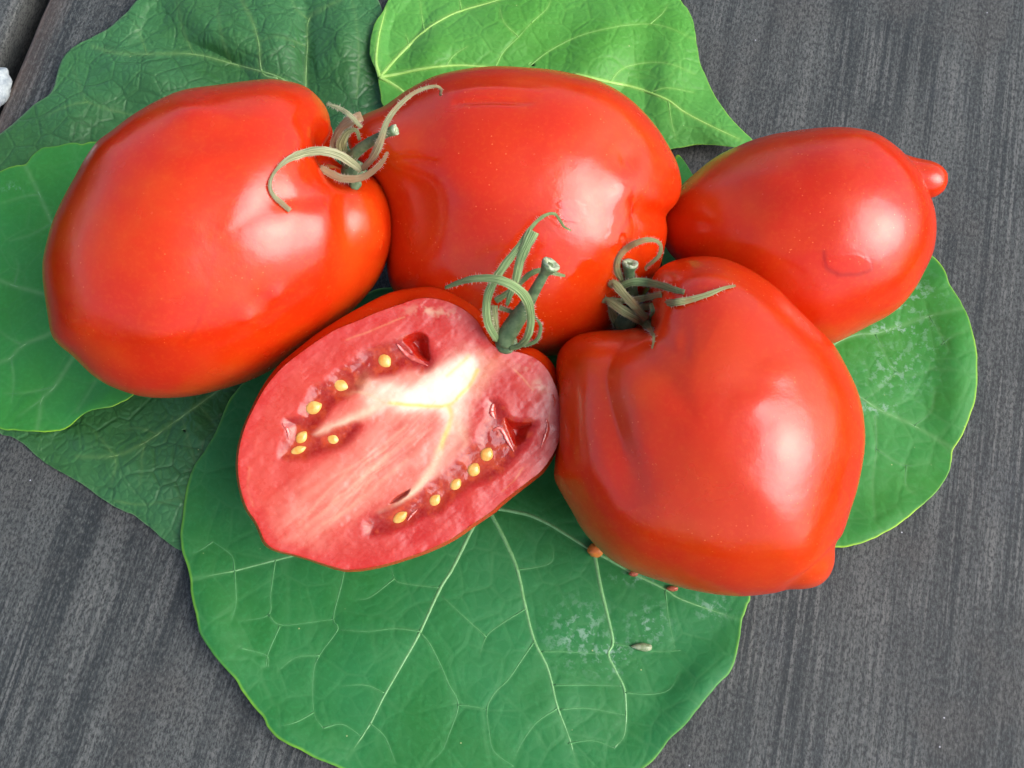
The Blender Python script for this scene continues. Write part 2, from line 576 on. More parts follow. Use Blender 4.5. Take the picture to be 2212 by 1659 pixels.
M_DARK = mat_leaf("dark_crinkled_leaf", (0.036, 0.140, 0.030), (0.050, 0.190, 0.062), (0.15, 0.30, 0.085), (0.17, 0.30, 0.14),
                  130, 0.60, 0.00016, 0.44, net_dark=(0.018, 0.075, 0.016), spec=0.55)
M_LIGHT = mat_leaf("light_green_leaf", (0.072, 0.290, 0.032), (0.100, 0.350, 0.062), (0.28, 0.52, 0.10), (0.26, 0.52, 0.06),
                   110, 0.10, 0.00012, 0.44)
M_MID = mat_leaf("smooth_green_leaf", (0.036, 0.225, 0.030), (0.036, 0.245, 0.050), (0.16, 0.36, 0.13), (0.36, 0.66, 0.03),
                 95, 0.13, 0.00006, 0.46)
M_BIG = mat_leaf("big_smooth_leaf", (0.020, 0.166, 0.030), (0.025, 0.192, 0.054), (0.11, 0.31, 0.11), (0.20, 0.48, 0.035),
                 85, 0.20, 0.00006, 0.48)
M_RIGHT = mat_leaf("bright_smooth_leaf", (0.040, 0.230, 0.022), (0.036, 0.240, 0.046), (0.17, 0.38, 0.13), (0.42, 0.70, 0.04),
                   85, 0.16, 0.00006, 0.46)
V_DARK = mat_simple("dark_leaf_vein", (0.13, 0.28, 0.075), 0.5, (0.19, 0.34, 0.12))
V_LIGHT = mat_simple("light_leaf_vein", (0.26, 0.50, 0.09), 0.5, (0.34, 0.58, 0.14))
V_BIG = mat_simple("smooth_leaf_vein", (0.12, 0.32, 0.10), 0.5, (0.18, 0.40, 0.16))

V_MINOR = {"smooth_leaf_vein": mat_simple("smooth_leaf_minor_vein", (0.050, 0.225, 0.060), 0.5, (0.085, 0.275, 0.090)),
           "dark_leaf_vein": mat_simple("dark_leaf_minor_vein", (0.075, 0.20, 0.050), 0.5, (0.11, 0.25, 0.075)),
           "light_leaf_vein": mat_simple("light_leaf_minor_vein", (0.16, 0.42, 0.07), 0.5, (0.22, 0.47, 0.11))}
# dark crinkled leaf, top left
leaf("dark green crinkled leaf at top left, under the left tomato's upper side",
     [(297, 0), (273, 27), (240, 57), (200, 80), (167, 97), (143, 117), (130, 140), (122, 167), (115, 190), (103, 207), (73, 227),
      (40, 257), (0, 290), (-60, 335), (-70, 420), (0, 520), (150, 600), (350, 640), (560, 600), (720, 480), (820, 350), (850, 200),
      (838, 90), (820, 5), (770, -70), (650, -130), (480, -130), (370, -70)],
     (640, 230), 0.0022,
     hf([(470, 60, 120, 60, 35, 5.0), (330, 160, 110, 50, 20, 4.0), (590, 90, 60, 120, -10, 4.0), (740, 90, 60, 130, 0, 4.5),
         (130, 250, 120, 60, -35, 2.5), (400, 120, 200, 26, 10, -2.5), (660, 100, 22, 120, 0, -2.0), (340, 30, 24, 90, 25, -1.5), (480, 150, 120, 30, 40, -2.5)], 31, 1.3, 90.0),
     [[(640, 190), (593, 163), (500, 137), (417, 117), (317, 117), (250, 115), (200, 100)],
      [(600, 170), (567, 157), (560, 100), (547, 50), (523, 0), (510, -50)],
      [(662, 210), (660, 180), (664, 100), (667, 43), (695, 20), (737, 0)]],
     [[(330, 262), (277, 247), (190, 220), (170, 180), (157, 147)], [(190, 220), (150, 228), (100, 250)],
      [(417, 117), (395, 60), (383, 0)], [(317, 117), (305, 80), (290, 55)], [(664, 100), (600, 80), (560, 90)],
      [(770, 210), (775, 120), (768, 40), (760, 0)], [(667, 43), (640, 20), (630, 0)], [(500, 137), (480, 80), (470, 20)]],
     M_DARK, V_DARK, 620, 130, vr=0.00034)

# dark crinkled leaf, lower left
leaf("dark green crinkled leaf at lower left, between the board and the big leaf",
     [(0, 935), (23, 943), (50, 958), (73, 980), (100, 1001), (133, 1020), (173, 1043), (207, 1068), (240, 1090), (267, 1105), (290, 1113),
      (320, 1136), (353, 1163), (390, 1188), (450, 1200), (520, 1150), (600, 1020), (640, 880), (590, 790), (450, 740), (250, 730),
      (90, 790), (-20, 890)],
     (400, 930), 0.0010,
     hf([(300, 1030, 150, 60, 35, 3.5), (200, 960, 90, 60, 20, 2.0), (440, 930, 60, 120, 30, 1.5)], 37, 1.1, 80.0),
     [[(490, 835), (463, 850), (393, 900), (313, 956), (247, 985), (167, 986)]],
     [[(313, 956), (306, 990), (307, 1020), (300, 1060)], [(393, 903), (405, 940), (413, 970), (425, 1010)],
      [(247, 985), (250, 1010), (240, 1050)], [(340, 938), (300, 925), (270, 930)], [(250, 1082), (300, 1090), (350, 1085), (395, 1075)],
      [(430, 875), (450, 900), (470, 930)], [(247, 985), (220, 950), (200, 930)]],
     M_DARK, V_DARK, 520, 120, vr=0.00028)

# light green leaf, top
leaf("light green leaf with pointed tip at top, behind the middle tomato",
     [(840, 0), (824, 27), (807, 57), (800, 87), (799, 117), (807, 140), (819, 160), (817, 172), (819, 187), (822, 207), (827, 230), (870, 300),
      (1000, 370), (1200, 400), (1350, 385), (1420, 345), (1447, 323), (1475, 318), (1508, 313), (1541, 313), (1575, 317), (1601, 318),
      (1626, 307), (1608, 287), (1585, 263), (1561, 233), (1541, 200), (1525, 167), (1513, 140), (1505, 103), (1501, 67), (1496, 40),
      (1485, 20), (1475, 10), (1450, -25), (1380, -80), (1240, -130), (1080, -130), (950, -100), (880, -50)],
     (1150, 140), 0.0052,
     hf([(930, 110, 60, 40, -45, 2.5), (880, 60, 30, 90, 30, -2.0), (1290, 120, 70, 160, 30, 4.5), (1370, 210, 50, 120, 20, -2.0),
         (1450, 120, 60, 130, 10, 3.5), (1100, 60, 120, 60, -20, 3.0), (1560, 290, 90, 40, 30, 3.0), (815, 110, 25, 80, 0, 2.0)], 41, 0.8, 110.0),
     [[(820, 166), (850, 132), (884, 97), (917, 67), (955, 42), (997, 23), (1077, 0), (1180, -40)],
      [(820, 166), (860, 160), (904, 150), (964, 142), (1020, 142), (1080, 150), (1150, 180)],
      [(820, 166), (812, 133), (817, 83), (826, 45), (834, 17)],
      [(820, 166), (845, 180), (870, 197), (920, 240)],
      [(1240, 160), (1317, 177), (1364, 187), (1404, 200), (1444, 217), (1475, 240), (1525, 267), (1601, 303)]],
     [[(917, 67), (912, 40), (908, 0)], [(997, 23), (993, 0), (992, -20)], [(1070, 145), (1087, 113), (1120, 80), (1147, 50)],
      [(1144, 143), (1187, 110), (1254, 77), (1337, 57), (1404, 52), (1444, 60), (1474, 73), (1500, 85)],
      [(1317, 177), (1347, 147), (1404, 135), (1454, 140), (1500, 160)], [(1404, 52), (1430, 30), (1442, 12)],
      [(1404, 200), (1440, 190), (1500, 200)], [(1147, 50), (1180, 20), (1190, 0)], [(1444, 217), (1450, 260), (1460, 300)],
      [(884, 97), (880, 85), (876, 75)], [(964, 142), (980, 120), (1010, 100)], [(1120, 80), (1090, 50), (1080, 20)]],
     M_LIGHT, V_LIGHT, 620, 130, vr=0.00062)

# smooth leaf, left edge
leaf("smooth mid green leaf with wavy rim at the left edge, under the left tomato",
     [(240, 300), (213, 305), (193, 308), (177, 312), (157, 308), (117, 317), (93, 320), (70, 337), (55, 355), (33, 358), (0, 370), (-90, 420),
      (-140, 560), (-140, 740), (-70, 880), (0, 925), (33, 930), (73, 931), (100, 934), (123, 931), (150, 921), (177, 898), (200, 886),
      (233, 880), (260, 870), (290, 853), (370, 780), (420, 650), (410, 500), (340, 370)],
     (190, 620), 0.0048,
     hf([(60, 360, 60, 30, 0, 1.6), (200, 880, 60, 30, -25, 2.0), (60, 800, 120, 150, 0, 1.2)], 43, 0.8, 130.0),
     [[(190, 620), (150, 560), (113, 483), (85, 420), (55, 358)], [(190, 640), (140, 648), (93, 635), (40, 620), (0, 606), (-60, 580)],
      [(190, 660), (140, 700), (103, 723), (50, 746), (24, 772), (0, 783), (-50, 800)],
      [(200, 690), (157, 773), (117, 836), (90, 863), (86, 900), (80, 928)]],
     [[(207, 823), (183, 863), (165, 890)], [(50, 746), (20, 730), (0, 715)], [(117, 836), (60, 848), (10, 850)], [(24, 772), (30, 820), (25, 870)],
      [(30, 617), (40, 580), (35, 560)], [(85, 420), (50, 425), (0, 440)], [(113, 483), (60, 510), (20, 520)], [(90, 863), (60, 885), (40, 900)]],
     M_MID, V_BIG, 520, 110, stains=[(30, 405, 30, 10, 0.5)], vr=0.00022)

# smooth leaf, right
leaf("bright green rounded leaf at right with pale scuffs, under the nippled tomato",
     [(1985, 525), (2015, 553), (2035, 576), (2045, 593), (2051, 613), (2068, 640), (2081, 663), (2091, 686), (2101, 720), (2110, 760), (2111, 786),
      (2110, 830), (2105, 870), (2093, 906), (2078, 940), (2060, 970), (2055, 996), (2048, 1020), (2038, 1040), (2021, 1063), (2001, 1083),
      (1975, 1106), (1941, 1133), (1908, 1153), (1875, 1168), (1841, 1178), (1808, 1183), (1740, 1165), (1640, 1080), (1540, 920),
      (1460, 740), (1430, 560), (1440, 420), (1455, 350), (1464, 334), (1480, 352), (1497, 382), (1540, 430), (1650, 480), (1850, 485)],
     (1740, 800), 0.0016,
     hf([(2080, 800, 60, 200, 0, 3.0), (1930, 1120, 140, 50, -25, 1.6), (2000, 900, 80, 120, 20, -0.8), (2040, 600, 40, 60, 30, 1.5)], 47, 0.8, 140.0),
     [[(1740, 800), (1800, 745), (1851, 723), (1891, 720), (1941, 706), (2008, 683), (2078, 666)],
      [(1740, 810), (1800, 830), (1858, 858), (1901, 886), (1975, 920), (2060, 970)]],
     [[(1891, 722), (1908, 760), (1935, 803), (1981, 810), (2020, 790)], [(1935, 803), (1900, 840), (1868, 862)], [(1890, 900), (1893, 970), (1885, 1050), (1890, 1120)],
      [(1893, 970), (1950, 1005), (2010, 1000)], [(1958, 1005), (1957, 1050), (1980, 1070)], [(2008, 683), (2035, 730), (2050, 760)],
      [(1975, 920), (2010, 890), (2020, 840)], [(2033, 745), (2060, 725), (2090, 715)]],
     M_RIGHT, V_BIG, 560, 120,
     stains=[(1960, 640, 60, 40, 0.9), (1935, 712, 70, 16, 1.2), (1930, 800, 70, 50, 0.7), (1890, 880, 50, 14, 1.0), (1990, 760, 40, 80, 0.5)], vr=0.00034)

# the big leaf at the bottom
BIG, on_big = leaf("big smooth green leaf at the bottom, under the cut half tomato",
     [(540, 815), (505, 850), (483, 890), (467, 930), (443, 973), (420, 1006), (407, 1040), (398, 1080), (393, 1123), (390, 1156), (393, 1189), (402, 1219),
      (410, 1249), (413, 1279), (422, 1323), (433, 1366), (457, 1406), (483, 1439), (507, 1466), (527, 1499), (550, 1529), (570, 1553),
      (580, 1573), (600, 1593), (633, 1613), (667, 1629), (693, 1643), (713, 1651), (740, 1662), (820, 1700), (950, 1735), (1150, 1745),
      (1310, 1715), (1394, 1658), (1420, 1633), (1444, 1599), (1475, 1570), (1511, 1526), (1548, 1483), (1575, 1453), (1590, 1419),
      (1598, 1379), (1601, 1353), (1603, 1336), (1608, 1326), (1615, 1306), (1621, 1289), (1625, 1200), (1570, 1040), (1480, 890),
      (1330, 780), (1150, 700), (950, 635), (850, 620), (793, 634), (740, 675), (640, 745)],
     (1040, 1090), 0.0036,
     hf([(450, 1350, 60, 200, -15, 2.2), (620, 1580, 140, 50, 35, 2.4), (1520, 1500, 60, 140, 40, 3.2), (1000, 1500, 200, 160, 0, 1.2),
         (1180, 1270, 90, 120, 0, -0.8), (820, 1400, 120, 80, 0, 1.0), (1380, 1560, 120, 60, 0, -0.8)], 53, 0.8, 170.0),
     [[(1050, 1090), (1020, 1143), (977, 1229), (950, 1273), (907, 1366), (870, 1433), (830, 1503), (800, 1563), (750, 1639)],
      [(1050, 1090), (1064, 1116), (1090, 1166), (1117, 1229), (1134, 1306), (1154, 1383), (1184, 1446), (1204, 1526), (1227, 1586), (1247, 1656)],
      [(1050, 1095), (1104, 1104), (1144, 1113), (1187, 1133), (1230, 1159), (1270, 1184), (1310, 1206), (1370, 1240), (1437, 1273), (1474, 1296), (1600, 1340)],
      [(1284, 1195), (1297, 1266), (1310, 1319), (1324, 1386), (1314, 1413), (1330, 1449), (1350, 1496), (1350, 1583), (1327, 1616)],
      [(1040, 1090), (900, 1130), (750, 1175), (623, 1203), (507, 1233), (413, 1251)]],
     [[(790, 1170), (750, 1220), (737, 1266), (720, 1336), (730, 1359), (690, 1416), (677, 1456), (678, 1539), (698, 1573)],
      [(907, 1366), (927, 1389), (950, 1433), (970, 1479), (990, 1523), (970, 1586), (954, 1623), (920, 1656)],
      [(1154, 1386), (1120, 1436), (1097, 1469), (1067, 1499), (1052, 1533), (1057, 1583), (1067, 1623), (1110, 1656)],
      [(907, 1364), (854, 1358), (794, 1364), (737, 1361)], [(1170, 1408), (1220, 1408), (1304, 1413)], [(990, 1523), (1020, 1526), (1052, 1533)],
      [(1134, 1316), (1080, 1350), (1050, 1376), (1035, 1420)], [(1050, 1376), (1000, 1330), (955, 1288)],
      [(800, 1563), (830, 1590), (848, 1630), (855, 1650)], [(830, 1497), (790, 1480), (737, 1482)], [(948, 1270), (870, 1260), (852, 1250), (845, 1220)],
      [(852, 1250), (800, 1290), (770, 1295)], [(1204, 1530), (1160, 1560), (1130, 1600), (1110, 1640)], [(1227, 1606), (1280, 1600), (1327, 1616)],
      [(1195, 1480), (1260, 1480), (1345, 1482)], [(1210, 1533), (1270, 1530), (1350, 1545)], [(1117, 1231), (1160, 1225), (1192, 1213), (1196, 1180)],
      [(1324, 1390), (1380, 1400), (1420, 1408), (1470, 1405)], [(1437, 1275), (1445, 1340), (1458, 1400)], [(1350, 1496), (1400, 1500), (1445, 1490), (1470, 1450)],
      [(507, 1233), (500, 1200), (460, 1170)], [(460, 1170), (430, 1190), (410, 1195)], [(507, 1233), (510, 1300), (500, 1340)],
      [(595, 1210), (585, 1280), (580, 1328), (520, 1342)], [(580, 1328), (610, 1350), (720, 1338)], [(605, 1352), (580, 1410), (575, 1440)],
      [(690, 1416), (640, 1420), (600, 1450)], [(678, 1539), (640, 1560), (600, 1570)], [(698, 1573), (740, 1565), (780, 1590)], [(520, 1400), (575, 1416), (580, 1440)]],
     M_BIG, V_BIG, 760, 150,
     stains=[(1250, 1370, 60, 60, 0.8), (1320, 1410, 45, 40, 1.0), (1400, 1350, 40, 40, 0.8), (1380, 1250, 60, 14, 0.6), (1540, 1310, 40, 30, 0.7)], vr=0.00060)

# ------------------------------------------------------------------ tomatoes
SKIN = [mat_tomato("tomato_skin_%d" % i, i) for i in range(5)]
BODIES = []

def polar_R(pts, c2, n=720):
    """radius by angle of a star-shaped closed outline (2D)"""
    P = spline(pts, 1600, True) - c2
    a = np.arctan2(P[:, 1], P[:, 0])
    r = np.linalg.norm(P, axis=1)
    o = np.argsort(a)
    a, r = a[o], r[o]
    A = np.linspace(-math.pi, math.pi, n, endpoint=False)
    return A, np.interp(A, np.concatenate([a - 2 * math.pi, a, a + 2 * math.pi]), np.tile(r, 3))

def smooth_ring(r, w):
    k = np.exp(-np.linspace(-2.5, 2.5, 2 * w + 1) ** 2)
    k /= k.sum()
    return np.convolve(np.concatenate([r[-w:], r, r[:w]]), k, 'valid')

def tomato_body(outline, ctr, hup, hdn, mat, parent_label, dents=(), grooves=(), wet=(), tint=(), shade_lines=(), seed=0, zmin=0.0038, detail=0.55,
                nth=440, nph=300, lift=0.0, und=0.6):
    ctr = np.asarray(ctr, float)
    D = 0.27
    d0 = ray([ctr])[0]
    n = -d0
    e1 = RIGHT - (RIGHT @ n) * n
    e1 /= np.linalg.norm(e1)
    e2 = np.cross(n, e1)
    phs = np.linspace(-math.pi / 2 + 0.0002, math.pi / 2 - 0.0002, nph)
    for it in range(5):
        c = CAM + d0 * D
        w = at_plane(outline, c, n) - c
        pl = np.stack([w @ e1, w @ e2], 1)
        A, R = polar_R(pl, np.zeros(2), nth)
        R = R * np.sqrt(1 - (R / D) ** 2) * 1.007
        Rs = smooth_ring(R, nth // 13)
        Rm = smooth_ring(R, nth // 110)
        rm = R.mean()
        cp, sp = np.cos(phs)[:, None], np.sin(phs)[:, None]
        wgt = np.exp(-(phs / detail) ** 2)[:, None]
        RR = Rs[None] + (Rm - Rs)[None] * wgt
        X = RR * cp * np.cos(A)[None]
        Y = RR * cp * np.sin(A)[None]
        Z = np.where(sp > 0, hup, hdn) * rm * sp + 0 * X
        V = c + (X[..., None] * e1 + Y[..., None] * e2 + Z[..., None] * n)
        V = V.reshape(-1, 3)
        zlow = V[:, 2].min()
        D -= (zmin + lift - zlow) / (-d0[2])
    p = project(V)
    top = np.repeat(phs > -0.15, nth)
    rad = (V - c)
    rad /= np.linalg.norm(rad, axis=1, keepdims=True)
    disp = np.zeros(len(V))
    # soft unevenness of the whole fruit
    r2 = np.random.default_rng(100 + seed)
    for _ in range(26):
        q = r2.normal(size=3)
        q /= np.linalg.norm(q)
        s_ = r2.uniform(0.18, 0.42)
        disp += r2.uniform(-1, 1) * und * MM * np.exp(-(np.linalg.norm(rad - q, axis=1) / s_) ** 2)
    for (x, y, rx, ry, mm) in dents:
        disp += top * mm * MM * np.exp(-(((p[:, 0] - x) / rx) ** 2 + ((p[:, 1] - y) / ry) ** 2))
    for (ln, wd, mm) in grooves:
        d, t = seg_dist(p, spline(ln, 30), 120)
        disp += top * mm * MM * np.exp(-(d / wd) ** 2) * np.sin(math.pi * np.clip(0.12 + 0.86 * t, 0, 1)) ** 0.6
    wt = np.zeros(len(V))
    for (x, y, rx, ry, th) in wet:
        k = ((p[:, 0] - x) / rx) ** 2 + ((p[:, 1] - y) / ry) ** 2
        wt = np.maximum(wt, top * sstep(0.0, 0.12, 1.0 - k - 1.3 * (fbm(p[:, 0] / th, p[:, 1] / th, 60 + seed) - 0.42)))
    disp += wt * 0.035 * MM
    tn = np.zeros(len(V))
    for (x, y, rx, ry, a) in tint:
        tn = np.maximum(tn, a * top * np.exp(-(((p[:, 0] - x) / rx) ** 2 + ((p[:, 1] - y) / ry) ** 2)))
    sc = np.zeros(len(V))
    for ln, wgt_ in shade_lines:
        d, t = seg_dist(p + 5 * (np.stack([fbm(p[:, 0] / 9, p[:, 1] / 9, 5), fbm(p[:, 0] / 9, p[:, 1] / 9, 6)], 1) - 0.5), spline(ln, 40), 20)
        sc = np.maximum(sc, top * wgt_ * np.exp(-(d / 5.5) ** 2))
    disp -= sc * 0.01 * MM
    V = V + rad * disp[:, None]
    root = empty("tomato", (c[0], c[1], V[:, 2].min()))
    tag(root, parent_label, "tomato", "red tomatoes on the leaves")
    q = grid_quads(nph, nth)
    caps = [tuple(range(nth - 1, -1, -1)), tuple(range((nph - 1) * nth, nph * nth))]
    # close the poles with a centre vertex each
    V2 = np.vstack([V, V[:nth].mean(0), V[-nth:].mean(0)])
    i = np.arange(nth)
    j = (i + 1) % nth
    tri0 = np.stack([j, i, np.full(nth, len(V)), np.full(nth, len(V))], 1)
    ext = lambda a: np.concatenate([a, [a[0], a[-1]]])
    me = mesh("body", V2, q, mat, root, {"wet": ext(wt), "tint": ext(tn), "scar": ext(sc)})
    bv = BVHTree.FromPolygons([Vector(v) for v in V[:: 1]], q.tolist())
    BODIES.append(bv)
    return root, c, n, D

T1_OUT = [(617, 170), (663, 183), (697, 213), (720, 247), (732, 277), (722, 300), (722, 325), (745, 350), (775, 362), (800, 368), (820, 383), (834, 413),
          (845, 443), (850, 487), (846, 525), (834, 563), (820, 596), (800, 626), (767, 662), (730, 695), (693, 726), (650, 755), (600, 788),
          (550, 815), (500, 833), (433, 851), (383, 858), (333, 859), (290, 853), (240, 836), (213, 821), (193, 806), (173, 786), (153, 766),
          (133, 751), (115, 733), (107, 710), (103, 680), (97, 640), (93, 603), (93, 566), (100, 530), (113, 483), (133, 437), (160, 387),
          (187, 340), (213, 305), (240, 285), (283, 250), (333, 220), (393, 195), (467, 183), (567, 168)]
T1, c1, n1, D1 = tomato_body(T1_OUT, (470, 520), 0.88, 0.92, SKIN[0], "large plump tomato at left with a dry curled calyx at its upper right",
     dents=[(720, 310, 30, 45, -5.0), (760, 375, 45, 30, -3.5), (660, 430, 60, 20, -0.7), (640, 400, 30, 60, 0.6), (700, 480, 30, 80, 0.6),
            (420, 240, 60, 26, 0.8), (480, 300, 120, 30, -0.6), (560, 640, 40, 40, -0.5), (600, 640, 22, 22, 0.5), (540, 690, 22, 18, 0.5),
            (460, 560, 70, 130, -0.7), (330, 720, 60, 40, 0.6)],
     grooves=[([(760, 405), (752, 455), (762, 520), (785, 580)], 26, -1.5), ([(800, 440), (815, 500), (805, 560)], 26, 0.9),
              ([(720, 300), (690, 270), (640, 240)], 30, -1.0)],
     shade_lines=[([(468, 490), (455, 590), (430, 690), (400, 740)], 0.4)], tint=[(760, 520, 40, 110, 0.35)], seed=1, lift=0.009)  # dark line paints the shade of a faint crease

T2_OUT = [(787, 247), (830, 230), (870, 200), (904, 180), (944, 163), (1004, 150), (1070, 144), (1137, 146), (1204, 150), (1270, 165), (1310, 182),
          (1354, 210), (1390, 243), (1424, 283), (1447, 320), (1464, 353), (1472, 387), (1472, 410), (1464, 440), (1447, 463), (1442, 477),
          (1440, 500), (1434, 533), (1420, 580), (1385, 640), (1330, 705), (1250, 755), (1150, 770), (1050, 755), (960, 720), (895, 672), (852, 630),
          (838, 590), (834, 520), (830, 450), (816, 400), (788, 360), (758, 330), (750, 300), (762, 268)]
T2, c2, n2, D2 = tomato_body(T2_OUT, (1130, 450), 0.84, 0.90, SKIN[1], "big smooth tomato in the middle at the back, touching the light green leaf",
     dents=[(1290, 520, 70, 60, 0.5), (1220, 300, 160, 90, 0.3), (1360, 340, 26, 30, -0.9), (1330, 300, 40, 40, -0.5), (900, 400, 60, 160, -1.0),
            (1340, 400, 40, 60, 0.6)],
     grooves=[([(985, 222), (1060, 218), (1150, 222)], 7, -0.5), ([(970, 200), (1060, 192), (1180, 200)], 10, 0.35),
              ([(1462, 455), (1420, 462), (1370, 440)], 22, -1.2)],
     wet=[(1232, 455, 36, 28, 11.0), (1340, 480, 34, 90, 26.0), (1262, 590, 52, 34, 13.0)],
     shade_lines=[([(1368, 405), (1360, 430), (1366, 455), (1352, 480), (1340, 502)], 1.0), ([(1210, 440), (1222, 456), (1218, 470), (1236, 478)], 0.9)], seed=2, lift=0.0)  # dark edges of the trickle and wet film, painted into the skin colour

T3_OUT = [(1508, 370), (1535, 348), (1565, 330), (1598, 315), (1631, 302), (1675, 290), (1725, 282), (1775, 276), (1825, 275), (1868, 281), (1901, 293),
          (1931, 313), (1958, 337), (1981, 363), (1998, 393), (2011, 423), (2020, 450), (2024, 483), (2021, 520), (2013, 550), (1995, 586), (1975, 620),
          (1948, 650), (1915, 676), (1875, 701), (1841, 721), (1801, 740), (1760, 745), (1700, 735), (1640, 710), (1580, 670), (1520, 620), (1470, 570),
          (1438, 530), (1428, 485), (1440, 440), (1475, 400)]
T3, c3, n3, D3 = tomato_body(T3_OUT, (1735, 510), 0.84, 0.90, SKIN[2], "egg-shaped tomato at right with a nipple tip pointing to the right edge",
     dents=[(1650, 385, 60, 24, 0.6), (1600, 440, 60, 60, -0.5), (1720, 500, 60, 40, -0.3)],
     wet=[(1590, 402, 22, 16, 10.0), (1832, 572, 54, 26, 15.0)],
     tint=[(1540, 350, 90, 22, 0.5)], shade_lines=[([(1780, 545), (1785, 575), (1810, 592), (1850, 592), (1880, 582), (1880, 560)], 1.0)], seed=3, lift=0.0)  # dark outline of a wet drop painted into the skin colour

T4_OUT = [(1203, 792), (1207, 763), (1220, 744), (1245, 726), (1282, 717), (1331, 711), (1352, 704), (1372, 680), (1385, 650), (1396, 620), (1407, 598),
          (1422, 582), (1445, 568), (1475, 559), (1505, 555), (1535, 555), (1565, 560), (1600, 573), (1640, 595), (1680, 625), (1720, 665), (1760, 705),
          (1800, 745), (1830, 800), (1850, 850), (1862, 910), (1865, 960), (1860, 1010), (1850, 1060), (1838, 1100), (1826, 1140), (1812, 1172),
          (1807, 1200), (1802, 1224), (1791, 1248), (1769, 1266), (1738, 1273), (1700, 1276), (1660, 1282), (1600, 1287), (1540, 1282), (1480, 1270), (1440, 1258), (1400, 1245), (1360, 1230),
          (1320, 1208), (1290, 1180), (1260, 1145), (1235, 1100), (1212, 1060), (1199, 1032), (1201, 1000), (1207, 950), (1208, 890), (1204, 838)]
T4, c4, n4, D4 = tomato_body(T4_OUT, (1525, 935), 0.84, 0.88, SKIN[3], "ribbed heart-shaped tomato in front at lower right with a green calyx",
     dents=[(1385, 660, 34, 44, -6.0), (1440, 700, 30, 20, -0.35), (1480, 740, 14, 40, -0.25), (1420, 760, 40, 60, 0.6), (1520, 610, 60, 30, 0.7),
            (1690, 800, 50, 30, 0.5), (1620, 870, 50, 30, 0.4), (1430, 1000, 90, 120, -0.8), (1700, 980, 80, 120, 0.4), (1250, 900, 50, 120, 0.8)],
     grooves=[([(1345, 720), (1310, 780), (1302, 825), (1312, 880), (1325, 935), (1342, 990), (1360, 1045), (1375, 1100)], 36, -1.25),
              ([(1345, 720), (1310, 780), (1302, 825), (1312, 880), (1325, 935), (1342, 990)], 9, -0.22),
              ([(1816, 1176), (1785, 1212), (1745, 1246), (1692, 1276)], 11, -1.0), ([(1400, 700), (1440, 745), (1480, 780)], 18, -0.35), ([(1410, 640), (1470, 680), (1540, 720)], 40, -0.5)],
     tint=[(1560, 780, 120, 90, 0.25)], seed=4, lift=0.0)

# blossom tips
def tip(parent, mat, a, b, r0, r1, depth, zoff, n=48, m=26, r2=None):
    """rounded nipple from measured point a to b; depth = distance from the camera"""
    pa = CAM + ray([a])[0] * depth
    pb = CAM + ray([b])[0] * (depth + zoff)
    ax = pb - pa
    L = np.linalg.norm(ax)
    ax /= L
    s1 = np.cross(ax, FWD)
    s1 /= np.linalg.norm(s1)
    s2 = np.cross(ax, s1)
    t = np.linspace(0, 1, m)
    px = depth / FV
    neck = r1 + (r0 - r1) * (1 - t) ** 3.0
    cap = np.sqrt(np.clip(1 - (np.clip((t - 0.62) / 0.38, 0, 1)) ** 2.2, 0.0005, 1))
    R = neck * cap * px
    A = np.linspace(0, 2 * math.pi, n, endpoint=False)
    V = pa + ax * (t * L)[:, None, None] + (np.cos(A)[None, :, None] * s1 + np.sin(A)[None, :, None] * s2 * (r2 or 1.0)) * R[:, None, None]
    V = V.reshape(-1, 3)
    V += 0.0002 * (fbm(V[:, 0] * 400, V[:, 1] * 400, 8)[:, None] - 0.5) * ax
    F = [tuple(q) for q in grid_quads(m, n)] + [tuple(range((m - 1) * n, m * n))]
    z = np.zeros(len(V))
    sc = np.repeat(sstep(0.985, 1.0, t), n) * 1.5
    return mesh("blossom_tip", V, F, mat, parent, {"wet": z, "tint": z, "scar": sc})

tip(T3, SKIN[2], (1900, 380), (2048, 393), 66, 38, D3 + 0.007, 0.003)

# ------------------------------------------------------------------ the cut half
F_OUT = [(870, 656), (904, 645), (937, 645), (970, 653), (1004, 670), (1030, 693), (1047, 720), (1057, 737), (1070, 750), (1084, 757), (1100, 759), (1120, 761),
         (1154, 773), (1180, 796), (1198, 830), (1208, 860), (1214, 890), (1214, 920), (1208, 950), (1195, 980), (1172, 1014), (1148, 1034), (1114, 1060),
         (1081, 1087), (1064, 1103), (1024, 1130), (981, 1160), (931, 1185), (883, 1203), (835, 1218), (787, 1228), (754, 1231), (737, 1229),
         (702, 1219), (669, 1208), (635, 1198), (602, 1190), (583, 1181), (571, 1168), (561, 1144), (551, 1124), (537, 1104), (526, 1078),
         (517, 1040), (514, 1006), (517, 970), (527, 930), (544, 890), (573, 838), (608, 796), (650, 762), (700, 727), (735, 708), (771, 694), (815, 675)]
S_OUT = [(837, 631), (887, 620), (937, 615), (977, 619), (1010, 630), (1034, 647), (1046, 680), (1056, 722), (1066, 742), (1084, 752), (1104, 755), (1137, 750),
         (1160, 753), (1187, 773), (1204, 800), (1214, 836), (1220, 873), (1221, 903), (1217, 936), (1207, 966), (1194, 993), (1177, 1020), (1154, 1040),
         (1120, 1066), (1087, 1093), (1070, 1109), (1030, 1136), (987, 1166), (937, 1191), (887, 1209), (837, 1224), (787, 1234), (754, 1236), (737, 1234),
         (700, 1223), (667, 1211), (633, 1201), (600, 1193), (580, 1184), (567, 1171), (557, 1146), (547, 1126), (533, 1106), (522, 1080), (513, 1040),
         (510, 1006), (513, 970), (523, 930), (540, 890), (567, 836), (600, 790), (637, 757), (680, 722), (725, 692), (770, 665)]
FC = np.array((870.0, 950.0))
HALF_D = 0.2570
dF = ray([FC])[0]
fc = CAM + dF * HALF_D
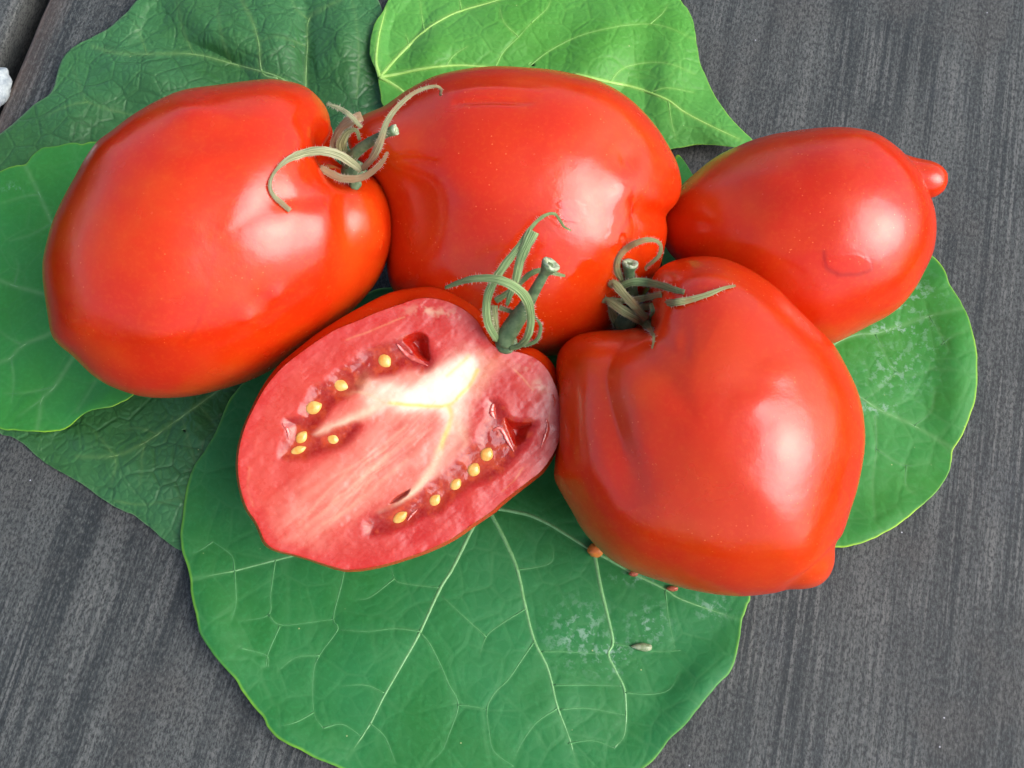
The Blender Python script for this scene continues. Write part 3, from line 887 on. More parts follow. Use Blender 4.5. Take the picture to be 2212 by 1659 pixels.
fm = -dF + 0.06 * RIGHT - 0.06 * UP
fm /= np.linalg.norm(fm)
f1 = RIGHT - (RIGHT @ fm) * fm
f1 /= np.linalg.norm(f1)
f2 = np.cross(fm, f1)
NTH = 800
def face_R(out, depth):
    c = fc - fm * depth
    w = at_plane(out, c, fm) - c
    # centre of the outline is kept under the face centre
    return polar_R(np.stack([w @ f1, w @ f2], 1), np.zeros(2), NTH)
FA, FR = face_R(F_OUT, 0.0)
_, SR = face_R(S_OUT, 0.009)
SR = np.maximum(SR, FR * 0.995)
FR_s = smooth_ring(FR, 6)
depth_half = 0.032
half = empty("half_tomato", (fc[0], fc[1], 0.004))
tag(half, "cut tomato half with open seed pockets and a curly green calyx, on the big leaf", "tomato half")
ph = np.linspace(0, math.pi / 2 - 0.01, 90)
g = sstep(0.0, 0.33, ph)
RB = FR_s[None] * np.cos(ph)[:, None] ** 0.8 + (SR - FR_s * np.cos(0.30) ** 0.8)[None] * (g * np.cos(ph) ** 0.8)[:, None]
dep = depth_half * np.sin(ph)
V = (fc - fm * dep[:, None, None] + RB[..., None] * (np.cos(FA)[None, :, None] * f1 + np.sin(FA)[None, :, None] * f2)).reshape(-1, 3)
z = np.zeros(len(V))
sk_q = grid_quads(len(ph), NTH)[:, ::-1].copy()
mesh("skin", V, sk_q, SKIN[4], half, {"wet": z, "tint": z, "scar": z})
BODIES.append(BVHTree.FromPolygons([Vector(v) for v in V], sk_q.tolist()))

# cut face: relief and the colour of its tissues
nr = 250
tt = np.linspace(0.0, 1.0, nr) ** 0.75 + 1e-5
W = (fc + (FR_s[None] * tt[:, None])[..., None] * (np.cos(FA)[None, :, None] * f1 + np.sin(FA)[None, :, None] * f2)).reshape(-1, 3)
p = project(W)
pn = p + 7.0 * (np.stack([fbm(p[:, 0] / 40, p[:, 1] / 40, 71), fbm(p[:, 0] / 40, p[:, 1] / 40, 72)], 1) - 0.5)
tr = np.repeat(tt, NTH)
rim = (1 - tr) * np.tile(FR_s, nr) * FV / HALF_D        # measured distance to the rim
LOC_A = [(858, 738), (826, 747), (793, 760), (767, 781), (732, 805), (706, 827), (680, 838), (669, 855), (661, 872), (648, 901), (619, 909), (626, 927),
         (622, 950), (609, 972), (612, 985), (640, 990), (670, 985), (700, 975), (737, 962), (758, 945), (773, 920), (750, 924), (710, 937), (690, 945),
         (671, 940), (684, 916), (706, 885), (717, 872), (756, 848), (771, 842), (790, 815), (815, 810), (847, 803), (872, 787), (890, 790), (915, 800),
         (930, 790), (933, 775), (925, 750), (905, 725), (880, 730)]
LOC_B = [(1058, 868), (1056, 900), (1040, 935), (1036, 958), (1008, 975), (985, 1000), (962, 1025), (940, 1045), (920, 1062), (895, 1078), (870, 1090), (845, 1098),
         (815, 1112), (792, 1135), (800, 1155), (830, 1150), (862, 1136), (890, 1126), (920, 1112), (948, 1106), (965, 1085), (990, 1064), (1022, 1044), (1058, 1034),
         (1088, 1012), (1112, 984), (1135, 958), (1144, 938), (1154, 915), (1122, 912), (1094, 900), (1078, 872)]
CAV_A = [(870, 736), (890, 720), (910, 715), (927, 726), (929, 750), (932, 773), (924, 783), (904, 776), (887, 756)]
CAV_B = [(1090, 903), (1120, 913), (1152, 915), (1142, 936), (1137, 953), (1114, 966), (1100, 936)]
POCKET = [(888, 1053), (870, 1061), (848, 1078), (838, 1090), (858, 1086), (880, 1070)]
sA, sB = sdist(pn, LOC_A), sdist(pn, LOC_B)
sc1, sc2, sp_ = sdist(pn, CAV_A), sdist(pn, CAV_B), sdist(pn, POCKET)
def C(r, g, b):
    """display colour 0..255 -> linear"""
    v = np.array([r, g, b]) / 255.0
    return np.array([0.63, 0.60, 0.50]) * np.where(v > 0.04045, ((v + 0.055) / 1.055) ** 2.4, v / 12.92)
n_big = fbm(p[:, 0] / 60, p[:, 1] / 60, 80)
n_fin = fbm(p[:, 0] / 14, p[:, 1] / 14, 81)
# fibres run along the fruit's axis
axd = np.array((600.0, 1170.0)) - np.array((1084.0, 757.0))
axd /= np.linalg.norm(axd)
u_ = p @ axd
v_ = p @ np.array([-axd[1], axd[0]])
n_fib = fbm(u_ / 60, v_ / 14.0, 83, 3)
col = np.tile(C(208, 38, 34), (len(p), 1))
def blend(col, f, c):
    f = np.clip(f, 0, 1)[:, None]
    return col * (1 - f) + np.asarray(c)[None] * f
col = blend(col, 0.9 * sstep(0.35, 0.7, n_big), C(218, 62, 52))
col = blend(col, sstep(900, 600, p[:, 0]) * 0.6, C(230, 86, 70))
# pale heart of the fruit
core = sdist(pn, [(1090, 770), (1060, 790), (1040, 850), (1010, 900), (1000, 960), (960, 1010), (920, 1050), (850, 1080), (780, 1120), (690, 1160), (630, 1160),
                  (620, 1110), (640, 1060), (680, 1010), (740, 975), (790, 920), (760, 900), (700, 930), (690, 915), (760, 860), (820, 815), (880, 795),
                  (960, 790), (1010, 765), (1050, 745)])
col = blend(col, sstep(-14, 26, core) * (0.60 + 0.35 * n_fib), C(240, 138, 124))
dmid, _ = seg_dist(pn, [(960, 860), (860, 960), (740, 1070), (640, 1140)])
col = blend(col, np.exp(-(dmid / 70) ** 2) * 0.5 * sstep(0.2, 0.8, n_fib), C(244, 168, 156))
white = sdist(pn, [(1012, 770), (1030, 795), (1020, 835), (998, 866), (988, 905), (972, 930), (958, 905), (945, 888), (900, 888), (845, 880), (812, 872), (800, 862), (830, 830), (880, 836), (920, 820), (960, 798)])
col = blend(col, 0.65 * sstep(-42, 10, white + 18 * (n_fin - 0.5)), C(250, 205, 192))
col = blend(col, 0.95 * sstep(-16, 18, white + 16 * (n_fib - 0.5)), 1.15 * C(252, 248, 240))
fr = np.random.default_rng(5)
for k in range(16):
    a0 = np.array((fr.uniform(800, 960), 0.0)); a0[1] = 1700 - a0[0] * 0.86 + fr.uniform(-30, 40)
    b0 = np.array((600.0, 1150.0)) + fr.uniform(-1, 1) * np.array((-90, 130.0)) * 0.8 + fr.uniform(0, 60) * np.array((1, 0.3))
    mid = (a0 + b0) / 2 + fr.uniform(-18, 18, 2)
    e0 = a0 + (b0 - a0) * fr.uniform(0.5, 0.95)
    d, t = seg_dist(pn, spline([a0, (a0 + mid) / 2 + fr.uniform(-5, 5, 2), mid, e0], 16), 20)
    col = blend(col, np.exp(-(d / fr.uniform(1.6, 4.0)) ** 2) * fr.uniform(0.25, 0.55) * (1 - t) ** 0.5 * (0.5 + n_fin), C(250, 196, 176))
for ln, w_, a_, cc in (([(837, 870), (904, 876), (970, 874), (992, 853), (1014, 833), (1030, 800)], 4.5, 0.9, C(244, 236, 120)),
                       ([(970, 876), (974, 903), (964, 936), (950, 976)], 6, 0.9, C(242, 230, 120)),
                       ([(1012, 768), (990, 793), (965, 812)], 4, 0.5, C(240, 230, 140)),
                       ([(950, 976), (938, 1005), (924, 1030), (897, 1060), (847, 1100), (825, 1112)], 10, 1.0, C(250, 214, 190)),
                       ([(830, 868), (790, 890), (750, 910), (710, 928), (672, 948)], 11, 1.0, C(250, 210, 190)),
                       ([(830, 868), (800, 855), (770, 848), (756, 848)], 4, 0.6, C(238, 200, 160)),
                       ([(750, 733), (800, 715), (840, 698), (872, 684)], 2.2, 0.6, C(236, 150, 110)),
                       ([(1130, 1010), (1110, 1038), (1084, 1063)], 2.2, 0.6, C(236, 140, 90)),
                       ([(1110, 800), (1140, 830), (1152, 842)], 2.4, 0.6, C(236, 160, 120)),
                       ([(1180, 840), (1188, 880), (1182, 920)], 2.0, 0.5, C(236, 140, 110)),
                       ([(960, 900), (940, 945), (900, 1000)], 10, 0.3, C(244, 206, 200)),
                       ([(985, 880), (990, 930), (965, 985), (945, 1020)], 22, 0.5, C(248, 200, 184)),
                       ([(850, 850), (815, 855), (790, 835)], 20, 0.7, C(248, 206, 190)),
                       ([(930, 905), (900, 930), (860, 975)], 24, 0.5, C(228, 122, 116)),
                       ([(880, 990), (800, 1060), (720, 1120)], 5, 0.45, C(240, 180, 160)),
                       ([(820, 1010), (760, 1090), (700, 1130)], 4, 0.4, C(240, 180, 160)),
                       ([(760, 1010), (700, 1070), (650, 1130)], 4, 0.4, C(240, 180, 160)),
                       ([(540, 1010), (535, 1050), (545, 1090)], 3, 0.5, C(238, 160, 120)),
                       ([(1084, 760), (1060, 790), (1030, 830)], 22, 0.55, C(226, 134, 96)),
                       ([(980, 905), (1005, 950), (1000, 985)], 10, 0.5, C(240, 186, 160))):
    d, t = seg_dist(pn, spline(ln, 24), 70)
    col = blend(col, np.exp(-(d / w_) ** 2) * a_ * (0.7 + 0.5 * n_fin), cc)
# pale pulp below the rim
for (x, y, rx, ry, a) in ((930, 668, 60, 13, 0.75), (968, 682, 30, 10, 0.6), (1170, 832, 26, 14, 0.6), (1150, 790, 40, 12, 0.35)):
    k = np.exp(-(((p[:, 0] - x) / rx) ** 2 + ((p[:, 1] - y) / ry) ** 2))
    col = blend(col, k * a * sstep(0.35, 0.65, n_fin) * 1.3, C(236, 186, 164))
# rim
col = blend(col, sstep(38, 8, rim + 14 * (n_fin - 0.5)) * 0.6, C(218, 48, 48))
col = blend(col, sstep(7, 2, rim), C(220, 44, 26))
# seed pockets
gel = np.maximum(sstep(-15, 5, sA + 6 * (n_fin - 0.5)), sstep(-15, 5, sB + 6 * (n_fin - 0.5)))
col = blend(col, gel * 0.97, C(172, 18, 6))
col = blend(col, gel * sstep(0.45, 0.75, n_fin) * 0.6, C(222, 84, 34))
for (x, y) in ((832, 780), (737, 833), (678, 880), (652, 944), (719, 949), (645, 972), (1052, 981), (1024, 1014), (985, 1046), (940, 1080), (865, 1117)):
    k = np.hypot(p[:, 0] - x, p[:, 1] - y)
    col = blend(col, gel * np.exp(-(k / 22) ** 2) * 0.7, C(218, 84, 24))
hol = np.maximum(sstep(-1, 7, sc1), sstep(-1, 7, sc2))
col = blend(col, hol, C(214, 40, 24))
col = blend(col, sstep(-2, 6, sp_) * 0.9, C(176, 40, 24))
fr_, _ = seg_dist(pn, [(790, 812), (771, 842), (756, 848)])
col = blend(col, np.exp(-(fr_ / 14) ** 2) * 0.5 * n_fin, C(236, 180, 140))
relief = (-0.65 * sstep(-15, 16, sA) - 0.6 * sstep(-15, 16, sB) - 4.0 * sstep(0, 20, sc1) - 4.0 * sstep(0, 18, sc2) - 1.2 * sstep(0, 8, sp_)
          + 0.5 * (n_big - 0.5) + 0.08 * (n_fin - 0.5) * gel + 0.12 * (n_fib - 0.5) * (1 - gel)) * MM
W = W + fm * relief[:, None]
rough = 0.27 - 0.16 * gel + 0.10 * sstep(0, 14, white)
fq = grid_quads(nr, NTH)
mesh("flesh", W, fq, mat_flesh(), half, {"col": col, "rough": rough})
FACE_BVH = BVHTree.FromPolygons([Vector(v) for v in W], fq.tolist())

def face_pt(q, lift=0.0):
    d = ray([q])[0]
    h = FACE_BVH.ray_cast(Vector(CAM), Vector(d))
    return np.array(h[0]) + fm * lift

# seeds in their pockets
M_SEED = mat_simple("tomato_seed", (0.66, 0.28, 0.045), 0.14, (0.75, 0.43, 0.12), 500, 0.5)
M_GEL = mat_simple("seed_gel", (0.72, 0.16, 0.05), 0.05, (0.66, 0.12, 0.04), 500, 0.0, 0.0, 1.36, 0.85)
def seed(q, L, w, a, lift, drop=False):
    c = face_pt(q, (lift - 0.12) * MM)
    L, w = L * 0.9, w * 0.88
    px = HALF_D / FV
    A = np.linspace(0, 2 * math.pi, 28, endpoint=False)
    P = np.linspace(-math.pi / 2 + 0.02, math.pi / 2 - 0.02, 16)
    ca, sa = math.cos(math.radians(a)), math.sin(math.radians(a))
    d1, d2 = f1 * ca + f2 * sa, -f1 * sa + f2 * ca
    x = np.cos(A)[None] * np.cos(P)[:, None]
    y = np.sin(A)[None] * np.cos(P)[:, None] * (1 - 0.42 * np.clip(x, 0, 1) ** 1.5)     # pointed at one end
    zz = np.sin(P)[:, None] + 0 * x
    def build(s, name, mat, par, lw):
        V = c + (x[..., None] * d1 * L * 0.5 * px * s + y[..., None] * d2 * w * 0.5 * px * s + zz[..., None] * fm * w * 0.26 * px * lw)
        V = V.reshape(-1, 3)
        V += 0.00008 * (fbm(V[:, 0] * 1500, V[:, 1] * 1500, 21)[:, None] - 0.5)
        F = [tuple(k) for k in grid_quads(16, 28)] + [tuple(range(27, -1, -1)), tuple(range(15 * 28, 16 * 28))]
        return mesh(name, V, F, mat, par)
    s = build(1.0, "seed", M_SEED, half, 1.0)
    if drop:
        build(1.30, "gel_coat", M_GEL, s, 1.18)
for q in (((832, 780), 38, 34, -50, -0.25), ((737, 833), 40, 32, -25, -0.3), ((678, 880), 40, 33, 20, 0.05), ((652, 944), 34, 26, 50, 0.0), ((719, 949), 33, 26, 150, -0.2),
          ((645, 972), 38, 20, 20, 0.0), ((1052, 981), 37, 34, 60, -0.15), ((1024, 1014), 36, 33, 60, -0.05), ((985, 1046), 33, 28, 50, -0.1),
          ((940, 1080), 33, 28, 50, -0.15), ((865, 1117), 40, 26, 35, -0.05)):
    seed(*q)

# wet juice films, shaped and tilted towards the sun to add glints
M_JUICE = mat_simple("juice", (0.62, 0.08, 0.05), 0.08, None, 600, 0.0, 0.0, 1.6, 0.4)
def film(pts, wid, lift=0.15, name="juice_film_glint"):
    q = spline(pts, 26)
    w = np.array([face_pt(x, lift * MM) for x in q])
    w = spline(w[::5], 26)
    r = np.sin(np.linspace(0.25, math.pi - 0.2, 26)) * wid * 0.5 * HALF_D / FV * (0.7 + 0.6 * fbm(np.arange(26) * 0.5, np.zeros(26), 5))
    hv = np.array(SUN_DIR) + fm  # flat side faces between sun and cut face, so it catches a highlight
    closed_tube(name, w, r, M_JUICE, half, 12, 0.3, tuple(hv / np.linalg.norm(hv)))
film([(857, 743), (868, 755), (884, 770), (904, 780), (924, 790)], 10)
film([(1066, 872), (1064, 890), (1070, 905)], 15)
film([(1064, 930), (1082, 925), (1094, 945), (1110, 975)], 12)
film([(610, 915), (622, 930), (624, 950)], 8)
film([(1180, 905), (1184, 925), (1176, 950), (1168, 968)], 11, 0.05)
film([(1192, 850), (1198, 868), (1196, 880)], 7, 0.05)
film([(880, 1125), (890, 1112), (902, 1100)], 5)

# ------------------------------------------------------------------ calyxes
SEP_GREEN = mat_sepal("green_sepal", (0.10, 0.19, 0.060), (0.30, 0.43, 0.18), (0.30, 0.25, 0.12))
SEP_DRY = mat_sepal("dry_sepal", (0.15, 0.18, 0.065), (0.46, 0.47, 0.28), (0.36, 0.23, 0.12))
SEP_MIX = mat_sepal("half_dry_sepal", (0.14, 0.16, 0.05), (0.40, 0.43, 0.20), (0.38, 0.20, 0.08))
STEM = mat_simple("tomato_stem", (0.055, 0.11, 0.045), 0.6, (0.13, 0.20, 0.09), 500, 0.0, 0.0003)
CUT = mat_simple("stem_cut", (0.48, 0.56, 0.38), 0.7, (0.20, 0.26, 0.13), 1400, 0.0, 0.0003)
HAIR = mat_simple("plant_hair", (0.72, 0.62, 0.50), 0.6)

def depth_hit(q):
    d = Vector(ray([q])[0])
    best = 9.0
    for b in BODIES:
        h = b.ray_cast(Vector(CAM), d)
        if h[0] is not None:
            best = min(best, h[3])
    return best

def place3(pts, Db, rest=0.0007):
    """points (x, y, mm towards the camera from the calyx base distance); never sunk into a fruit"""
    out = []
    for (x, y, k) in pts:
        D = min(Db - k * MM, depth_hit((x, y)) - rest)
        out.append(CAM + ray([(x, y)])[0] * D)
    return np.array(out)

HAIRS = []
def sepal(parent, Db, pts, widths, mat, brown=0.0, twist=0.0, curl=0.10, rest=0.0009):
    n = max(34, len(pts) * 7)
    P = spline(place3(pts, Db, rest), n)
    wd = np.interp(np.linspace(0, 1, n), np.linspace(0, 1, len(widths)), widths) * 0.88 * Db / FV
    T = np.gradient(P, axis=0)
    T /= np.linalg.norm(T, axis=1, keepdims=True)
    face = np.tile(-ray([pts[0][:2]])[0], (n, 1))
    S = np.cross(T, face)
    S /= np.linalg.norm(S, axis=1, keepdims=True)
    N = np.cross(S, T)
    tw = np.radians(np.linspace(0, 1, n) * twist + 10 * (fbm(np.arange(n) * 0.12, np.zeros(n), len(HAIRS) + 3) - 0.5))
    S, N = S * np.cos(tw)[:, None] + N * np.sin(tw)[:, None], N * np.cos(tw)[:, None] - S * np.sin(tw)[:, None]
    k = 18
    a = np.linspace(0, 2 * math.pi, k, endpoint=False)
    ca, sa = np.cos(a), np.sin(a)
    thick = np.minimum(0.00034, wd * 0.22)
    wob = 1 + 0.30 * (fbm(np.arange(n) * 0.35, np.zeros(n), 9 + len(HAIRS)) - 0.5)
    V = (P[:, None] + S[:, None] * (ca[None, :, None] * (wd * wob)[:, None, None] * 0.5)
         + N[:, None] * (sa[None, :, None] * thick[:, None, None] * 0.5 + (ca ** 2)[None, :, None] * wd[:, None, None] * curl * -1.0
                         + 0.00010 * np.cos(a * 6)[None, :, None]))
    F = [tuple(q) for q in grid_quads(n, k)] + [tuple(range(k - 1, -1, -1)), tuple(range((n - 1) * k, n * k))]
    al = np.repeat(np.linspace(0, 1, n) * n / 30.0, k)
    br = np.repeat(brown + 0.5 * sstep(0.8, 1.0, np.linspace(0, 1, n)), k)
    HAIRS.append((parent, P, S, N, wd))
    return mesh("sepal", V.reshape(-1, 3), F, mat, parent, {"u": np.tile(ca, n), "along": al, "brown": br})

def stem(parent, Db, pts, widths, cap_w, capdir=None):
    n = 40
    P = spline(place3(pts, Db, 0.0012), n)
    r = np.interp(np.linspace(0, 1, n), np.linspace(0, 1, len(widths)), widths) * 0.5 * Db / FV
    r[-4:] = np.linspace(r[-5], cap_w * 0.5 * Db / FV, 5)[1:]
    s = closed_tube("stem", P, r, STEM, parent, 16, 1.0, tuple(-FWD))
    ax = P[-1] - P[-3]
    ax /= np.linalg.norm(ax)
    # pale broken end
    s1 = np.cross(ax, FWD)
    s1 /= np.linalg.norm(s1)
    s2 = np.cross(ax, s1)
    R = cap_w * 0.5 * Db / FV
    rows = []
    A = np.linspace(0, 2 * math.pi, 22, endpoint=False)
    for rr, h in ((0.85, -0.0005), (0.98, 0.0001), (0.9, 0.0006), (0.6, 0.0003), (0.25, -0.0002)):
        jit = 1 + 0.30 * (fbm(A * 1.7, A * 0 + rr * 3, 17) - 0.5)
        hh = h + 0.0008 * (fbm(A * 1.3, A * 0 + 1.0, 19) - 0.5)
        rows.append(P[-1] + ax * hh[:, None] + (np.cos(A)[:, None] * s1 + np.sin(A)[:, None] * s2) * (R * rr * jit)[:, None])
    V = np.vstack(rows)
    F = [tuple(q) for q in grid_quads(5, 22)] + [tuple(range(4 * 22, 5 * 22)), tuple(range(21, -1, -1))]
    mesh("cut_end", V, F, CUT, s)
    HAIRS.append((parent, P, np.cross(np.gradient(P, axis=0), FWD) / np.linalg.norm(np.cross(np.gradient(P, axis=0), FWD), axis=1, keepdims=True),
                  np.tile(-FWD, (n, 1)), r * 2))
    return s

def nub(parent, Db, q, r, k, mat):
    c = CAM + ray([q])[0] * (min(Db - k * MM, depth_hit(q) + 0.001))
    A = np.linspace(0, 2 * math.pi, 24, endpoint=False)
    Pp = np.linspace(-1.5, 1.5, 14)
    px = Db / FV
    rr = r * px * (1 + 0.35 * (fbm(np.cos(A) * 1.5 + 5, np.sin(A) * 1.5 + 5, 23) - 0.5))
    V = (c + (np.cos(Pp)[:, None] * (rr * np.cos(A))[None])[..., None] * RIGHT + (np.cos(Pp)[:, None] * (rr * np.sin(A))[None])[..., None] * UP
         - (np.sin(Pp)[:, None] * r * 0.55 * px + 0 * A[None])[..., None] * FWD).reshape(-1, 3)
    F = [tuple(x) for x in grid_quads(14, 24)] + [tuple(range(23, -1, -1)), tuple(range(13 * 24, 14 * 24))]
    mesh("calyx_base", V, F, mat, parent)

# left tomato
B1 = depth_hit((768, 400)) - 0.001
nub(T1, B1, (764, 372), 26, 0.0, STEM)
nub(T1, B1, (768, 398), 13, 1.0, STEM)
stem(T1, B1, [(748, 352, 0.5), (760, 338, 3), (780, 320, 6), (806, 303, 9), (835, 288, 12), (852, 281, 13)], [26, 24, 22, 20, 17, 17], 22)
sepal(T1, B1, [(781, 368, 4), (760, 352, 6), (733, 335, 8), (695, 326, 9), (657, 331, 9), (619, 347, 7.5), (592, 374, 5.5), (583, 401, 4), (591, 422, 3), (607, 437, 2.5), (627, 455, 2)],
      [16, 19, 21, 21, 19, 17, 12, 7, 8, 11, 12], SEP_DRY, -0.15, 15)
sepal(T1, B1, [(781, 366, 4), (804, 342, 8), (821, 307, 13), (835, 265, 15), (859, 231, 15), (896, 200, 14), (934, 187, 13), (952, 191, 12), (951, 207, 11)],
      [13, 16, 19, 17, 13, 11, 9, 8, 6], SEP_DRY, 0.25, -25)
sepal(T1, B1, [(691, 361, 3), (714, 375, 4), (743, 386, 5), (781, 384, 6), (810, 366, 8), (829, 345, 10), (837, 328, 11)],
      [14, 18, 18, 18, 15, 12, 6], SEP_DRY, 0.8, -30)
sepal(T1, B1, [(735, 338, 0), (722, 312, 2), (728, 290, 5), (742, 270, 8), (762, 257, 10), (782, 250, 10)], [20, 20, 15, 18, 26, 24], SEP_DRY, 0.9, 30)
sepal(T1, B1, [(705, 224, 11), (733, 234, 12), (756, 249, 13), (781, 276, 12)], [6, 10, 11, 9], SEP_DRY, 0.0, 0)
sepal(T1, B1, [(742, 335, 1), (738, 310, 4), (752, 285, 6), (770, 282, 7), (777, 303, 6)], [26, 26, 18, 10, 8], SEP_MIX, 0.0, 20)

# cut half
B2 = HALF_D + 0.002
nub(half, B2, (1094, 742), 24, 0.0, STEM)
stem(half, B2, [(1090, 742, 0.5), (1096, 722, 2), (1117, 689, 5), (1138, 658, 8), (1161, 618, 12), (1178, 588, 14), (1189, 572, 15)], [40, 40, 37, 30, 23, 20, 19], 40)
sepal(half, B2, [(1070, 650, 5), (1098, 632, 7), (1127, 608, 8), (1145, 592, 9), (1169, 584, 9), (1203, 592, 8), (1221, 596, 7)], [15, 15, 14, 13, 13, 11, 6], SEP_GREEN, -0.2, 0)
sepal(half, B2, [(1076, 735, 2), (1070, 712, 3), (1067, 690, 4.5), (1068, 660, 6)], [24, 22, 20, 17], SEP_MIX, -0.4, 0)
sepal(half, B2, [(1078, 664, 4), (1092, 669, 4), (1110, 675, 4)], [12, 11, 9], SEP_MIX, -0.3, 0)
sepal(half, B2, [(1095, 660, 9), (1102, 637, 11), (1114, 605, 13), (1124, 561, 15), (1138, 528, 16), (1152, 499, 16)], [8, 16, 19, 22, 25, 29], SEP_GREEN, -0.25, 10)
sepal(half, B2, [(1076, 736, 2), (1062, 715, 5), (1053, 692, 7), (1051, 656, 10), (1060, 622, 12), (1085, 580, 14), (1117, 538, 15), (1142, 500, 15), (1159, 479, 14),
                 (1180, 464, 13), (1198, 462, 12), (1209, 475, 10), (1219, 490, 8), (1234, 498, 6)], [14, 19, 21, 21, 21, 21, 20, 18, 14, 9, 8, 7, 6, 4], SEP_GREEN, -0.25, 0)
sepal(half, B2, [(1100, 752, 2), (1119, 748, 4), (1138, 730, 8), (1147, 695, 12), (1142, 656, 16), (1123, 628, 19), (1089, 608, 20), (1054, 601, 19), (1018, 603, 17), (989, 611, 14), (961, 622, 11)],
      [12, 17, 20, 19, 21, 22, 21, 18, 16, 13, 8], SEP_GREEN, -0.25, 0)
sepal(half, B2, [(1130, 748, 2), (1158, 736, 4), (1168, 710, 6), (1163, 694, 8), (1154, 683, 8)], [8, 11, 9, 8, 5], SEP_GREEN, -0.2, 20)

# front right tomato
B4 = depth_hit((1405, 700)) - 0.001
nub(T4, B4, (1352, 690), 30, 1.0, STEM)
stem(T4, B4, [(1368, 664, 1), (1366, 638, 4), (1362, 605, 8), (1359, 584, 11), (1361, 571, 12)], [27, 26, 24, 22, 24], 34)
sepal(T4, B4, [(1336, 705, 1), (1326, 685, 3), (1318, 665, 5), (1316, 655, 6)], [20, 22, 14, 8], SEP_MIX, -0.2, 0)
sepal(T4, B4, [(1408, 655, 2), (1412, 675, 2), (1404, 695, 2)], [14, 16, 10], SEP_GREEN, 0.0, 0)
sepal(T4, B4, [(1350, 622, 8), (1343, 605, 9), (1333, 582, 10), (1336, 558, 12), (1353, 537, 13), (1374, 525, 14), (1397, 518, 14), (1419, 521, 13), (1428, 533, 12), (1424, 551, 11),
               (1410, 566, 10), (1395, 577, 9), (1397, 585, 9)], [8, 12, 17, 16, 14, 14, 14, 12, 8, 9, 10, 8, 5], SEP_MIX, 0.45, 20)
sepal(T4, B4, [(1335, 622, 9), (1364, 610, 11), (1397, 610, 12), (1430, 617, 11), (1455, 625, 10), (1478, 631, 9)], [16, 19, 18, 17, 15, 12], SEP_GREEN, 0.0, 0)
sepal(T4, B4, [(1318, 648, 6), (1345, 650, 7), (1370, 648, 9), (1397, 643, 10), (1428, 637, 11)], [14, 15, 16, 16, 17], SEP_MIX, 0.0, 0)
sepal(T4, B4, [(1375, 664, 6), (1400, 662, 7), (1447, 655, 7), (1488, 648, 6), (1529, 636, 5), (1562, 623, 4), (1589, 617, 3)], [16, 19, 20, 18, 15, 11, 5], SEP_MIX, 0.2, 10)
sepal(T4, B4, [(1316, 620, 10), (1326, 612, 12), (1348, 636, 13), (1371, 661, 13), (1397, 690, 10)], [14, 20, 20, 18, 17], SEP_MIX, 0.5, 0)
sepal(T4, B4, [(1305, 655, 7), (1308, 647, 9), (1325, 656, 11), (1348, 672, 12), (1377, 688, 10), (1397, 702, 7), (1410, 721, 4), (1412, 735, 3), (1408, 753, 1.5)],
      [12, 22, 23, 21, 20, 14, 10, 8, 4], SEP_MIX, 0.25, 0)

# fine hairs on each calyx
for par in (T1, half, T4):
    VV, FF = [], []
    for (pp, P, S, N, wd) in HAIRS:
        if pp is not par:
            continue
        for _ in range(int(len(P) * 1.6)):
            i = random.randrange(1, len(P) - 1)
            sd = random.choice((-1, 1))
            b0 = P[i] + S[i] * sd * wd[i] * 0.48
            dr = S[i] * sd + 0.7 * (RNG.random(3) - 0.5) + N[i] * random.uniform(-0.2, 0.6)
            dr /= np.linalg.norm(dr)
            L = random.uniform(0.0003, 0.0009)
            r = 0.000035
            o1 = np.cross(dr, N[i]); o1 /= np.linalg.norm(o1) + 1e-9
            o2 = np.cross(dr, o1)
            k = len(VV)
            VV += [b0 + o1 * r, b0 - o1 * r * 0.5 + o2 * r * 0.86, b0 - o1 * r * 0.5 - o2 * r * 0.86, b0 + dr * L]
            FF += [(k, k + 1, k + 3), (k + 1, k + 2, k + 3), (k + 2, k, k + 3)]
    tag(mesh("hair", np.array(VV), FF, HAIR, par), kind="stuff")

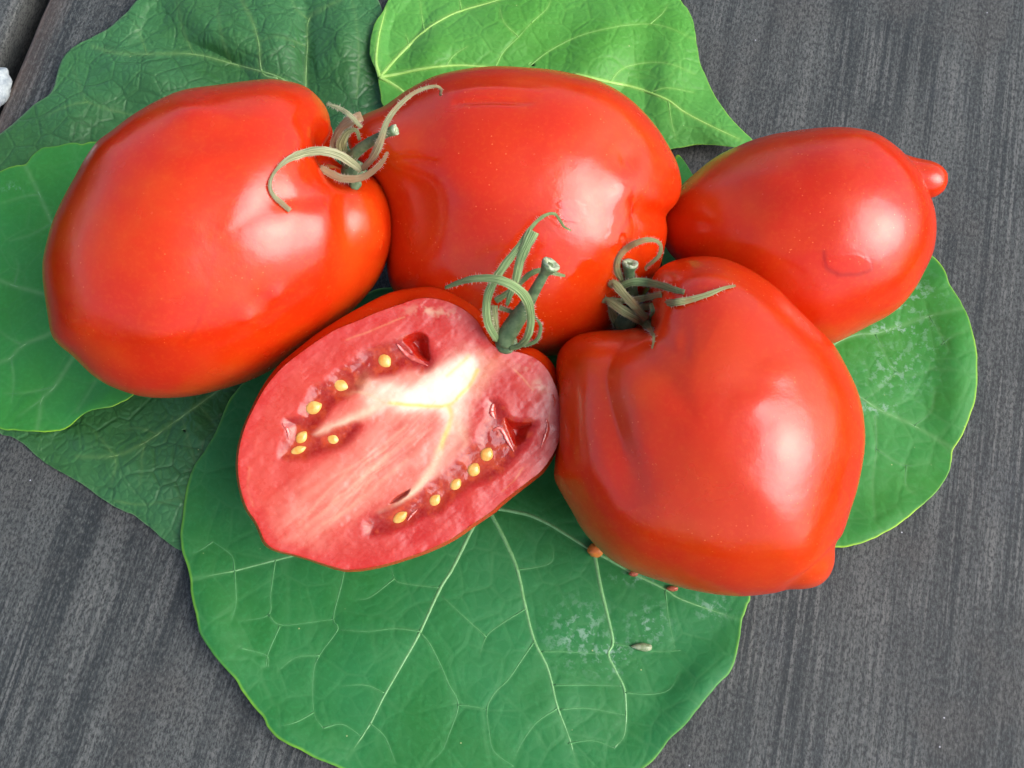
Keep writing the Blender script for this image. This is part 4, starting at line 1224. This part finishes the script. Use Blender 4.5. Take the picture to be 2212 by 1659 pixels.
# ------------------------------------------------------------------ small things
M_DROP = mat_simple("orange_juice_drop", (0.85, 0.30, 0.06), 0.06, (0.80, 0.22, 0.05), 500, 0.5, 0.0, 1.36, 0.25)
M_DROPC = mat_simple("clear_red_drop", (0.80, 0.20, 0.12), 0.04, None, 500, 0.3, 0.0, 1.36, 0.6)
def blob(name, q, rx, ry, h, mat, label, cat, group=None, a=0.0, lift=0.0, onf=on_big, sd=3, lump=0.15, taper=0.0):
    c = onf([q])[0]
    px = np.linalg.norm(c - CAM) / FV
    A = np.linspace(0, 2 * math.pi, 40, endpoint=False)
    Pp = np.linspace(-math.pi / 2 + 0.02, math.pi / 2 - 0.02, 22)
    x = np.cos(Pp)[:, None] * np.cos(A)[None]
    y = np.cos(Pp)[:, None] * np.sin(A)[None] * (1 - taper * np.cos(A)[None])
    zz = np.sin(Pp)[:, None] + 0 * x
    k = 1 + lump * 2 * (fbm(x * 1.6 + 9, y * 1.6 + zz + 9, sd) - 0.5)
    ca, sa = math.cos(math.radians(a)), math.sin(math.radians(a))
    X = (x * ca * rx - y * sa * ry) * px * k
    Y = (x * sa * rx + y * ca * ry) * px * k
    V = np.stack([X, Y, zz * h * MM * k], -1).reshape(-1, 3) + c + np.array([0, 0, lift * MM])
    F = [tuple(v) for v in grid_quads(22, 40)] + [tuple(range(39, -1, -1)), tuple(range(21 * 40, 22 * 40))]
    o = mesh(name, V, F, mat, None, None, True, loc=(c[0], c[1], V[:, 2].min()))
    tag(o, label, cat, group)
    return o
blob("juice_drop", (1286, 1190), 17, 15, 2.4, M_DROP, "orange juice drop with a dark speck under the front right tomato", "juice drop", "juice drops on the big leaf", lift=1.0)
blob("juice_drop", (1368, 1240), 10, 6, 1.0, M_DROPC, "tiny clear reddish drop below the front right tomato's rim, right of the orange drop", "juice drop", "juice drops on the big leaf", lift=0.6)
blob("juice_drop", (1452, 1272), 12, 6, 1.0, M_DROPC, "small red drop by the lower rim of the front right tomato, farthest right", "juice drop", "juice drops on the big leaf", lift=0.6)
M_GRUB = mat_simple("pale_grub", (0.17, 0.24, 0.11), 0.25, (0.32, 0.36, 0.24), 900, 0.3, 0.00005)
blob("grub", (1386, 1398), 21, 8, 0.9, M_GRUB, "tiny pale slug-like grub lying on the big leaf near its right side", "grub", a=-3, lift=0.7, taper=-0.25)
M_WHITE = mat_simple("white_fluff", (0.46, 0.52, 0.51), 0.9, (0.30, 0.35, 0.36), 400, 0.0, 0.0012)
blob("cloth_scrap", (-16, 190), 40, 46, 4.0, M_WHITE, "white frayed scrap in the board gap at the left edge", "scrap", a=-14, lift=1.0,
     onf=lambda q: at_z(q, 0.0), sd=12, lump=0.35)
